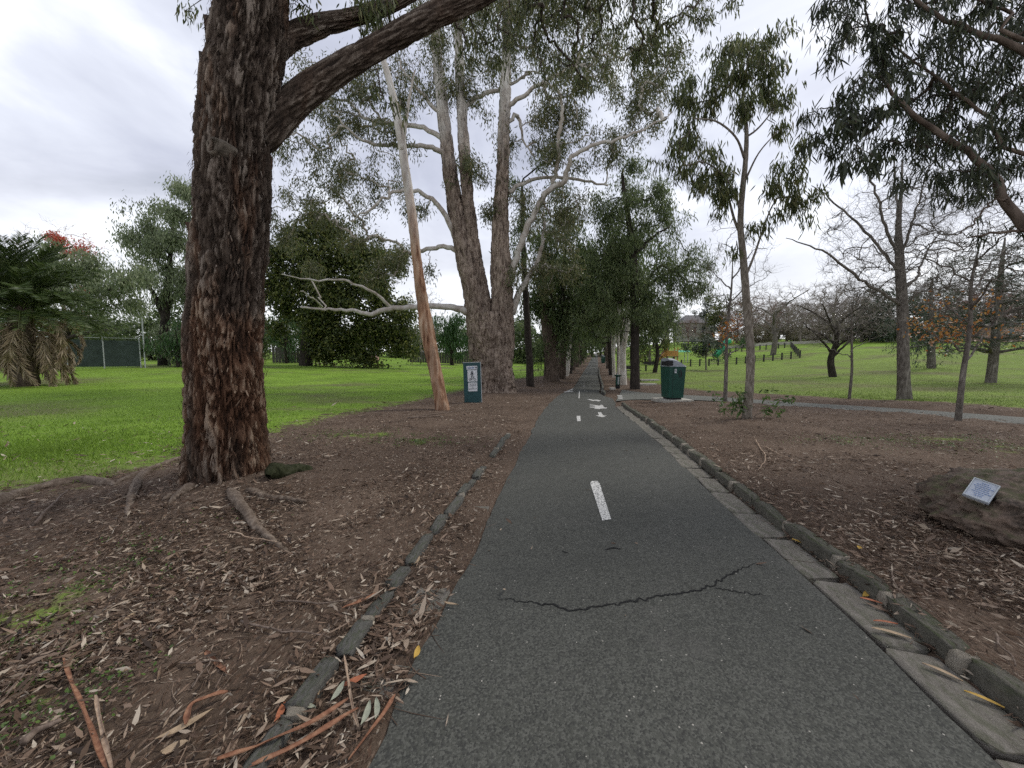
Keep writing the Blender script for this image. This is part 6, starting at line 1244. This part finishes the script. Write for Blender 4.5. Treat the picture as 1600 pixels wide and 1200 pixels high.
def paling(px0, px1, Y, h, label):
    a = ground_at(px0, Y); e = ground_at(px1, Y); t = thing('paling_fence', label, 'fence', a, 'paling fences behind the left lawn'); n = max(4, int(np.linalg.norm(e - a) / .42)); mesh = None
    for k in range(n):
        x = (e - a)[0] * (k + .5) / n; y = (e - a)[1] * (k + .5) / n
        if mesh is None: mb = MB(); mb.box((0, 0, h / 2), (.38, .03, h)); o = mb.build('paling', M['timber_grey'], t); mesh = o.data
        else: o = bpy.data.objects.new('paling', mesh); COL.objects.link(o); o.parent = t
        o.location = (x, y + .01 * (k % 2), gz(a[0] + x, a[1] + y) - a[2] - .05 - .02 * (k % 3))
paling(425, 482, 54, 2.2, 'dark timber paling fence left of the dome tree')
paling(640, 740, 66, 1.9, 'grey timber paling fence behind the leaning gum')

# path sign
def sign():
    b = G(739, 629); t = thing('path_sign', 'upright green sign panel with white walking and cycling plates', 'sign', b); w, h, d = .60, 1.36, .07; t.scale = (1.08, 1.1, 1.12)
    R_ = Matrix.Rotation(math.radians(10), 4, 'Z') @ Matrix.Rotation(math.radians(-1.5), 4, 'Y'); t.rotation_euler = R_.to_euler()
    mb = MB(); mb.box((0, 0, h / 2 - .05), (w, d, h + .1)); mb.build('panel', M['sign_green'], t)
    mb = MB(); mb.box((w / 2 + .012, 0, h / 2 - .05), (.022, d + .012, h + .1)); mb.build('edge_strip', M['edge_grey'], t)
    mb = MB(); mb.box((.0, 0, h + .008), (w + .02, d + .008, .014)); mb.build('edge_strip', M['edge_grey'], t)
    y = -d / 2 - .006
    def plate(x0, x1, z0, z1, lab):
        mb = MB(); cx, cz, ww, hh = (x0 + x1) / 2, (z0 + z1) / 2, x1 - x0, z1 - z0; r = .02; pts = []
        for sx, sz, a0 in ((1, 1, 0), (-1, 1, 90), (-1, -1, 180), (1, -1, 270)):
            for k in range(4): a = math.radians(a0 + k * 30); pts.append((cx + sx * (ww / 2 - r) + r * math.cos(a), cz + sz * (hh / 2 - r) + r * math.sin(a)))
        mb.prism(pts, .008, Matrix.Translation((0, y + .006, 0)) @ Matrix.Rotation(math.pi / 2, 4, 'X')); o = mb.build('plate', M['white'], t); o['label'] = lab; return o
    p1 = plate(-.19, .19, 1.13, 1.25, 'narrow white plate with blue lettering'); p2 = plate(-.16, .18, .72, 1.11, 'white plate with walker and bicycle'); p3 = plate(-.15, .17, .39, .69, 'white plate with lines of text')
    yy = y - .0035
    def ink(par, name, polys, mat='ink'):
        mb = MB()
        for q in polys: mb.prism(q, .003, Matrix.Translation((0, yy, 0)) @ Matrix.Rotation(math.pi / 2, 4, 'X'))
        mb.build(name, M[mat], par)
    def rect(x0, z0, x1, z1): return [(x0, z0), (x1, z0), (x1, z1), (x0, z1)]
    def disc(x, z, r, n=14): return [(x + r * math.cos(k * 2 * math.pi / n), z + r * math.sin(k * 2 * math.pi / n)) for k in range(n)]
    def barp(x0, z0, x1, z1, w_): dx, dz = x1 - x0, z1 - z0; l = math.hypot(dx, dz); nx, nz = -dz / l * w_ / 2, dx / l * w_ / 2; return [(x0 + nx, z0 + nz), (x0 - nx, z0 - nz), (x1 - nx, z1 - nz), (x1 + nx, z1 + nz)][::-1]
    rs = random.Random(2); x = -.15; g = []
    while x < .08: w_ = rs.uniform(.012, .024); g.append(rect(x, 1.165, x + w_, 1.165 + rs.uniform(.03, .05))); x += w_ + .006
    ink(p1, 'lettering', g, 'ink_blue'); ink(p1, 'roundel', [disc(.145, 1.19, .03)])
    cx = .0; ink(p2, 'walker_symbol', [disc(cx, 1.065, .022), rect(cx - .024, .955, cx + .024, 1.038), barp(cx - .012, .955, cx - .034, .865, .022), barp(cx + .012, .955, cx + .036, .865, .022), barp(cx - .024, 1.03, cx - .052, .95, .014), barp(cx + .024, 1.03, cx + .052, .95, .014)])
    def ring(x, z, r, w_, n=16): return [[(x + r * math.cos(a), z + r * math.sin(a)), (x + r * math.cos(b_), z + r * math.sin(b_)), (x + (r - w_) * math.cos(b_), z + (r - w_) * math.sin(b_)), (x + (r - w_) * math.cos(a), z + (r - w_) * math.sin(a))] for a, b_ in ((k * 2 * math.pi / n, (k + 1) * 2 * math.pi / n) for k in range(n))]
    ink(p2, 'bicycle_symbol', ring(-.07, .79, .042, .012) + ring(.085, .79, .042, .012) + [barp(-.07, .79, -.03, .845, .010), barp(-.03, .845, .055, .845, .010), barp(.085, .79, .05, .87, .010), barp(-.03, .845, .0, .79, .010), barp(.0, .79, .055, .845, .010), barp(.035, .875, .07, .875, .010), barp(-.045, .86, -.015, .86, .010), barp(-.07, .79, .0, .79, .010)])
    def text(s, z, size):
        cu = bpy.data.curves.new('text', 'FONT'); cu.body = s; cu.size = size; cu.align_x = 'CENTER'; cu.extrude = .001; cu.offset = .0012
        o = bpy.data.objects.new('lettering', cu); COL.objects.link(o); dg = bpy.context.evaluated_depsgraph_get(); m = bpy.data.meshes.new_from_object(o.evaluated_get(dg)); bpy.data.objects.remove(o)
        o = link('lettering', m, M['ink'], p3); o.rotation_euler = (math.pi / 2, 0, 0); o.location = (.01, yy + .002, z)
    text('CYCLISTS', .615, .05); text('GIVE WAY', .56, .05); text('TO', .515, .04); text('PEDESTRIANS', .455, .045)
sign()

# litter bins
def bin_(b, rz, label, s=1.0):
    t = thing('litter_bin', label, 'bin', b, 'green litter bins beside the path'); t.rotation_euler = (0, 0, rz); t.scale = (s * .96, s * .96, s * 1.15)
    def shell(w0, w1, z0, z1, cut=.07):
        V = []
        for w, z in ((w0, z0), (w1, z1)): c = cut * w; V += [(-w + c, -w, z), (w - c, -w, z), (w, -w + c, z), (w, w - c, z), (w - c, w, z), (-w + c, w, z), (-w, w - c, z), (-w, -w + c, z)]
        return V, [tuple(range(8))[::-1], tuple(range(8, 16))] + [(i, (i + 1) % 8, 8 + (i + 1) % 8, 8 + i) for i in range(8)]
    mb = MB(); mb.add(*shell(.325, .375, .06, 1.12)); mb.build('body', M['bin'], t)
    mb = MB(); mb.add(*shell(.27, .27, .0, .07)); mb.build('foot', M['black'], t)
    mb = MB(); mb.add(*shell(.385, .385, 1.12, 1.15)); mb.build('rim', M['bin'], t)
    # domed lid sloping to one side, with hood
    n = 12; V, F = [], []
    for i in range(n):
        x = -.37 + .74 * i / (n - 1); f = i / (n - 1); hz = .27 * (1 - f ** 2.0) + .03
        V += [(x, -.375, 1.15), (x, -.34, 1.15 + hz * .8), (x, -.2, 1.15 + hz), (x, .2, 1.15 + hz), (x, .34, 1.15 + hz * .8), (x, .375, 1.15)]
    for i in range(n - 1):
        for j in range(5): a = i * 6 + j; F.append((a, a + 6, a + 7, a + 1))
    F += [(0, 1, 2, 3, 4, 5), tuple(range((n - 1) * 6, n * 6))[::-1]]
    mb = MB(); mb.add(V, F); mb.build('lid', M['bin_lid'], t)
    mb = MB(); mb.box((-.34, -.30, 1.27), (.22, .20, .17)); mb.build('hood', M['black'], t)
    mb = MB(); mb.box((-.385, 0, 1.26), (.03, .5, .14)); mb.build('chute_opening', M['black'], t)
    tilt = math.atan(.05 / 1.06)
    fm = Matrix.Translation((0, -.3515, .6)) @ Matrix.Rotation(math.pi / 2 + tilt, 4, 'X')       # front face frame
    def face(name, pts, th, mat, lift): mb = MB(); mb.prism(pts, th, fm @ Matrix.Translation((0, 0, lift))); return mb.build(name, M[mat], t)
    face('door_seam', [(-.20, -.53), (-.188, -.53), (-.188, .51), (-.20, .51)], .004, 'black', -.001)
    st = face('sticker', [(-.13, .33), (-.05, .33), (-.05, .47), (-.13, .47)], .004, 'white', -.001)
    face('sticker_print', [(-.105, .36), (-.075, .36), (-.075, .45), (-.105, .45)], .003, 'ink', .0035)
    el = [(.12 + .075 * math.cos(k * .2618), .30 + .13 * math.sin(k * .2618)) for k in range(24)]
    face('emblem', el, .004, 'black', -.001); face('emblem_inlay', [(.12 + .025 * math.cos(k * .2618) - .015, .30 + .10 * math.sin(k * .2618)) for k in range(24)], .003, 'bin', .0035)
    return t
bb = G(1050, 627); pad = MB(); pad.box((0, 0, .03), (1.25, 1.05, .14)); po = pad.build('concrete_pad', M['concrete'], None, bb); tag(po, 'pale concrete pad under the green litter bin', 'pad'); po.rotation_euler = (0, 0, .12)
bin_(bb + [0, 0, .10], .12, 'dark green litter bin with grey lid on a concrete pad', 1.0)
g2 = ground_at(937, 78); g2[0] = float(xp(78)) + 1.9; g2[2] = gz(g2[0], 78); bin_(g2, 0, 'tiny distant green bin beside the far right path edge')

# drinking fountain post
def fountain():
    b = G(965, 607); t = thing('drinking_fountain', 'short green drinking fountain post beside the black-trunked she-oak', 'fountain', b)
    mb = MB(); mb.tube([(0, 0, -.05), (0, 0, .25), (0, 0, .26), (0, 0, .85)], [.13, .13, .15, .14], 10); mb.build('post', M['bin'], t)
    mb = MB(); mb.tube([(0, 0, .0), (0, 0, .22)], .16, 10); mb.build('base', M['black'], t)
    mb = MB(); mb.tube([(0, 0, .82), (0, 0, .88), (0, 0, .93)], [.14, .24, .26], 14); mb.build('bowl', M['bin'], t)
    mb = MB(); mb.tube([(0, .12, .93), (0, .12, 1.06), (0, .02, 1.10)], .02, 6); mb.build('spout', M['steel'], t)
    mb = MB(); mb.box((0, -.15, .55), (.08, .02, .5)); mb.build('pipe_cover', M['edge_grey'], t)
fountain()
for px, lb in (((957, 609), 'low flat pale stone at the foot of the drinking fountain'),):
    o = link('edging_stone', stone_mesh('edging_stone', 77), M['concrete'], loc=G(*px) + [0, 0, .05]); o.scale = (.35, .3, .2); tag(o, lb, 'stone')

# boulder and plaque
def boulder():
    c = np.array([4.42, 3.10, .26]); bm = bmesh.new(); bmesh.ops.create_icosphere(bm, subdivisions=6, radius=1.0); co = np.array([v.co[:] for v in bm.verts]); n = norm(co)
    d = 1.05 + (fbm(n * 1.5 + 3.3, 3, 5) - .5) * .35 + (fbm(n * 4 + 1, 4, 6) - .5) * .24 + (fbm(n * 11, 4, 7) - .5) * .13
    # blocky facets
    for ax, lim in (((-.75, -.6, .1), .86), ((-.15, -.55, .85), .80), ((.35, -.9, .2), .84), ((-.2, .1, 1), .82), ((-1, .1, .35), .84), ((.6, -.3, .75), .86), ((0, -.8, -.5), .74)): ax = norm(np.array(ax, float)); pr = n @ ax * d; d = np.where(pr > lim, d * (lim + (pr - lim) * .22) / np.maximum(pr, 1e-3), d)
    d = d + (fbm(n * 5 + 7, 4, 16) - .5) * .16 + (fbm(n * 13, 5, 17) - .5) * .16; q = n * d[:, None]; under = 1 - sstep(-.62, -.22, q[:, 2]); q[:, :2] *= (1 - .55 * under)[:, None]; q[:, 2] = np.where(q[:, 2] < -.3, q[:, 2] * 1.25, q[:, 2]); q *= [.80, .54, .37]
    for v, p in zip(bm.verts, q): v.co = Vector(p)
    m = bpy.data.meshes.new('boulder'); bm.to_mesh(m); bvh = BVHTree.FromBMesh(bm); bm.free(); m.polygons.foreach_set('use_smooth', np.ones(len(m.polygons), bool))
    t = link('boulder', m, M['rock'], loc=c); tag(t, 'mossy brown basalt boulder carrying a plaque at right edge', 'rock')
    d_ = Vector(ray(1531, 772)).normalized(); hit_, nr, _, _ = bvh.ray_cast(Vector((0, 0, CAM_H)) - Vector(c), d_)
    if hit_ is None: hit_ = Vector((-.2, -.3, .45)); nr = Vector((0, -.5, .8))
    pos = Vector(c) + hit_
    z = (Vector((-.10, -.62, .78)).normalized() + nr * .6).normalized(); top = Vector((.84, .38, .42)); x = top.cross(z).normalized(); y = z.cross(x)
    p = thing('plaque', 'small engraved metal plaque tilted on top of the boulder', 'plaque', pos + z * .012); p.matrix_world = Matrix.Translation(pos + z * .05) @ Matrix.Scale(1.0, 4) @ Matrix((x, y, z)).transposed().to_4x4()
    mb = MB(); mb.box((0, 0, -.008), (.145, .205, .020)); mb.build('plate', M['plaque'], p)
    mb = MB(); [mb.box(cc, dd) for cc, dd in (((0, .098, .007), (.14, .006, .005)), ((0, -.098, .007), (.14, .006, .005)), ((.068, 0, .007), (.006, .19, .005)), ((-.068, 0, .007), (.006, .19, .005)))]; mb.build('rim', M['edge_grey'], p)
    rs = random.Random(3); mb = MB()
    for k in range(8):
        w = rs.uniform(.05, .10) if k not in (0, 7) else .035; x0 = -w / 2
        while x0 < w / 2: l = rs.uniform(.006, .016); mb.box((x0 + l / 2, .07 - k * .0195, .0048), (l, .006, .0015)); x0 += l + .004
    mb.build('lettering', M['ink_blue'], p)
    mb = MB(); mb.box((0, 0, -.045), (.10, .14, .055)); mb.build('mount', M['concrete'], p)
boulder()

# playground and far built things
def low_fence(pxs, h, label, Ys, n):
    p0 = ground_at(pxs[0], Ys[0]); p1 = ground_at(pxs[1], Ys[1]); t = thing('playground_fence', label, 'fence', p0, 'low dark playground fences'); pm = None; last = None
    for k in range(n + 1):
        f = k / n; x, y = p0[0] * (1 - f) + p1[0] * f, p0[1] * (1 - f) + p1[1] * f; z = gz(x, y)
        if pm is None: mb = MB(); mb.box((0, 0, h / 2), (.16, .16, h + .1)); o = mb.build('post', M['timber_dark'], t); pm = o.data
        else: o = bpy.data.objects.new('post', pm); COL.objects.link(o); o.parent = t
        cur = np.array([x, y, z]) - p0; o.location = cur
        if last is not None:
            for zz in (.25, .55, .85):
                mb = MB(); mb.tube([last + [0, 0, h * zz], cur + [0, 0, h * zz]], .022, 4); mb.build('rail', M['timber_dark'], t)
        last = cur
low_fence((1065, 1250), 1.0, 'front run of low dark fence round the playground', (56, 57), 13)
low_fence((1250, 1235), 1.1, 'short right-hand run of the dark playground fence', (57, 78), 6)
low_fence((1140, 1235), 1.0, 'back run of low dark fence behind the playground', (80, 78), 10)
low_fence((1008, 1052), 1.0, 'short dark fence run left of the orange play tower', (66, 66), 5)
def play_tower():
    b = ground_at(1048, 64); t = thing('play_tower', 'orange climbing tower with slide in the playground', 'play equipment', b)
    for x in (-.9, .9):
        for y in (-.6, .6): mb = MB(); mb.box((x, y, 1.35), (.14, .14, 2.7)); mb.build('post', M['play_orange'], t)
    mb = MB(); mb.box((0, 0, 1.15), (2.0, 1.4, .12)); mb.build('deck', M['timber_dark'], t)
    mb = MB(); mb.box((.0, -.66, 1.7), (1.7, .06, .9)); mb.build('panel', M['play_orange'], t)
    mb = MB(); mb.add([(-.95, -.5, 1.2), (-.95, .5, 1.2), (-2.6, .5, .1), (-2.6, -.5, .1), (-.95, -.5, 2.4), (-.95, .5, 2.4)], [(0, 1, 2, 3), (0, 3, 4), (1, 5, 2), (2, 5, 4, 3), (0, 4, 5, 1)]); mb.build('climbing_wall', M['play_orange'], t)
play_tower()
def play_roof():
    b = ground_at(1064, 66); t = thing('play_shelter', 'small play frame with bright green roof right of the orange tower', 'play equipment', b)
    for x in (-.9, .9):
        for y in (-.6, .6): mb = MB(); mb.tube([(x, y, -.1), (x, y, 1.9)], .06, 6); mb.build('post', M['steel'], t)
    mb = MB(); mb.add([(-1.4, -.9, 1.8), (1.4, -.9, 1.8), (1.4, .9, 1.8), (-1.4, .9, 1.8), (-1.2, 0, 2.1), (1.2, 0, 2.1)], [(0, 1, 5, 4), (2, 3, 4, 5), (0, 4, 3), (1, 2, 5), (3, 2, 1, 0)]); mb.build('roof', M['play_green'], t)
    b = ground_at(1128, 70); t = thing('tube_slide', 'bright green tube slide behind the thin bare tree', 'play equipment', b); mb = MB(); mb.tube([(-1.2, 0, .4), (-.7, 0, 1.0), (.2, 0, 2.2), (.8, 0, 3.0), (1.3, 0, 3.2)], .55, 10); mb.build('tube', M['play_green'], t, smooth=True); mb = MB(); mb.tube([(1.0, 0, -.1), (1.0, 0, 2.9)], .08, 6); mb.build('post', M['steel'], t)
play_roof()
def table(px, Y, label):
    b = ground_at(px, Y); t = thing('picnic_bench', label, 'bench', b, 'dark benches on the right lawn'); mb = MB(); mb.box((0, 0, .74), (1.7, .5, .07)); mb.build('seat', M['timber_dark'], t); mb = MB(); mb.box((0, .26, 1.0), (1.7, .06, .32)); mb.build('backrest', M['timber_dark'], t)
    for x in (-.6, .6): mb = MB(); mb.box((x, 0, .34), (.09, .4, .76)); mb.build('leg', M['timber_dark'], t)
table(1017, 50, 'dark bench left of the litter bin on the lawn'); table(988, 38, 'dark bench glimpsed behind the black she-oak trunk')
for px, lb in (((1014, 595), 'low pale concrete block left of the bin, farther one'), ((1008, 602), 'low pale concrete block left of the bin, nearer one')):
    o = link('concrete_block', stone_mesh('concrete_block', int(px[0]), .05, .01), M['concrete'], loc=G(*px) + [0, 0, .06]); o.scale = (1.6, .5, .16); tag(o, lb, 'block')
def house(b, w, d, h, label, roof_h, mw, nwin):
    t = thing('house', label, 'house', b); mb = MB(); mb.box((0, 0, h / 2 - .5), (w, d, h + 1)); mb.build('wall', M[mw], t)
    e = .6; rf = MB(); rf.add([(-w / 2 - e, -d / 2 - e, h), (w / 2 + e, -d / 2 - e, h), (w / 2 + e, d / 2 + e, h), (-w / 2 - e, d / 2 + e, h), (-w / 4, 0, h + roof_h), (w / 4, 0, h + roof_h)], [(0, 1, 5, 4), (2, 3, 4, 5), (1, 2, 5), (3, 0, 4), (3, 2, 1, 0)]); r = rf.build('roof', M['roof'], t); mb = MB(); mb.box((w * .2, 0, h + roof_h * .9), (.8, .8, 1.8)); mb.build('chimney', M[mw], r)
    for k in range(nwin):
        x = -w / 2 + (k + .5) * w / nwin; mb = MB(); mb.box((x, -d / 2 - .02, h * .55), (w / nwin * .38, .06, h * .42)); wn = mb.build('window', M['white'], t); mb = MB(); mb.box((x, -d / 2 - .06, h * .55), (w / nwin * .30, .03, h * .36)); mb.build('pane', M['glass'], wn)
g = ground_at(1082, 135); house(g + [0, 0, 1.5], 11, 8, 5.2, 'white house with slate hip roof on the far ridge', 3.0, 'render_wall', 4)
g = ground_at(1590, 74); house(g, 14, 6, 2.6, 'low salmon-coloured building on the rise at right edge', 1.0, 'pink_wall', 5)
def wall():
    a = ground_at(1135, 90); e = ground_at(1310, 90); t = thing('retaining_wall', 'long low pale retaining wall below the ridge trees', 'wall', a); n = 14
    for k in range(n):
        f0, f1 = k / n, (k + 1) / n; p = a * (1 - f0) + e * f0; q = a * (1 - f1) + e * f1; z = gz((p[0] + q[0]) / 2, 90); mb = MB(); mb.box(((p[0] + q[0]) / 2 - a[0], 0, z - a[2] + .2), (q[0] - p[0] - .03, .4, .9)); mb.build('panel', M['concrete'], t)
wall()
for px, Y, lb, s in ((567, 60, 'small pinkish boulder on the lawn under the dome tree', .8), (582, 58, 'larger pinkish boulder right of the small one', 1.2)):
    o = link('pink_boulder', stone_mesh('pink_boulder', int(px), .3, .1), M['pink_wall'], loc=ground_at(px, Y) + [0, 0, .4]); o.scale = (s * 1.3, s, s * 1.0); tag(o, lb, 'rock', 'pink boulders on the left lawn')
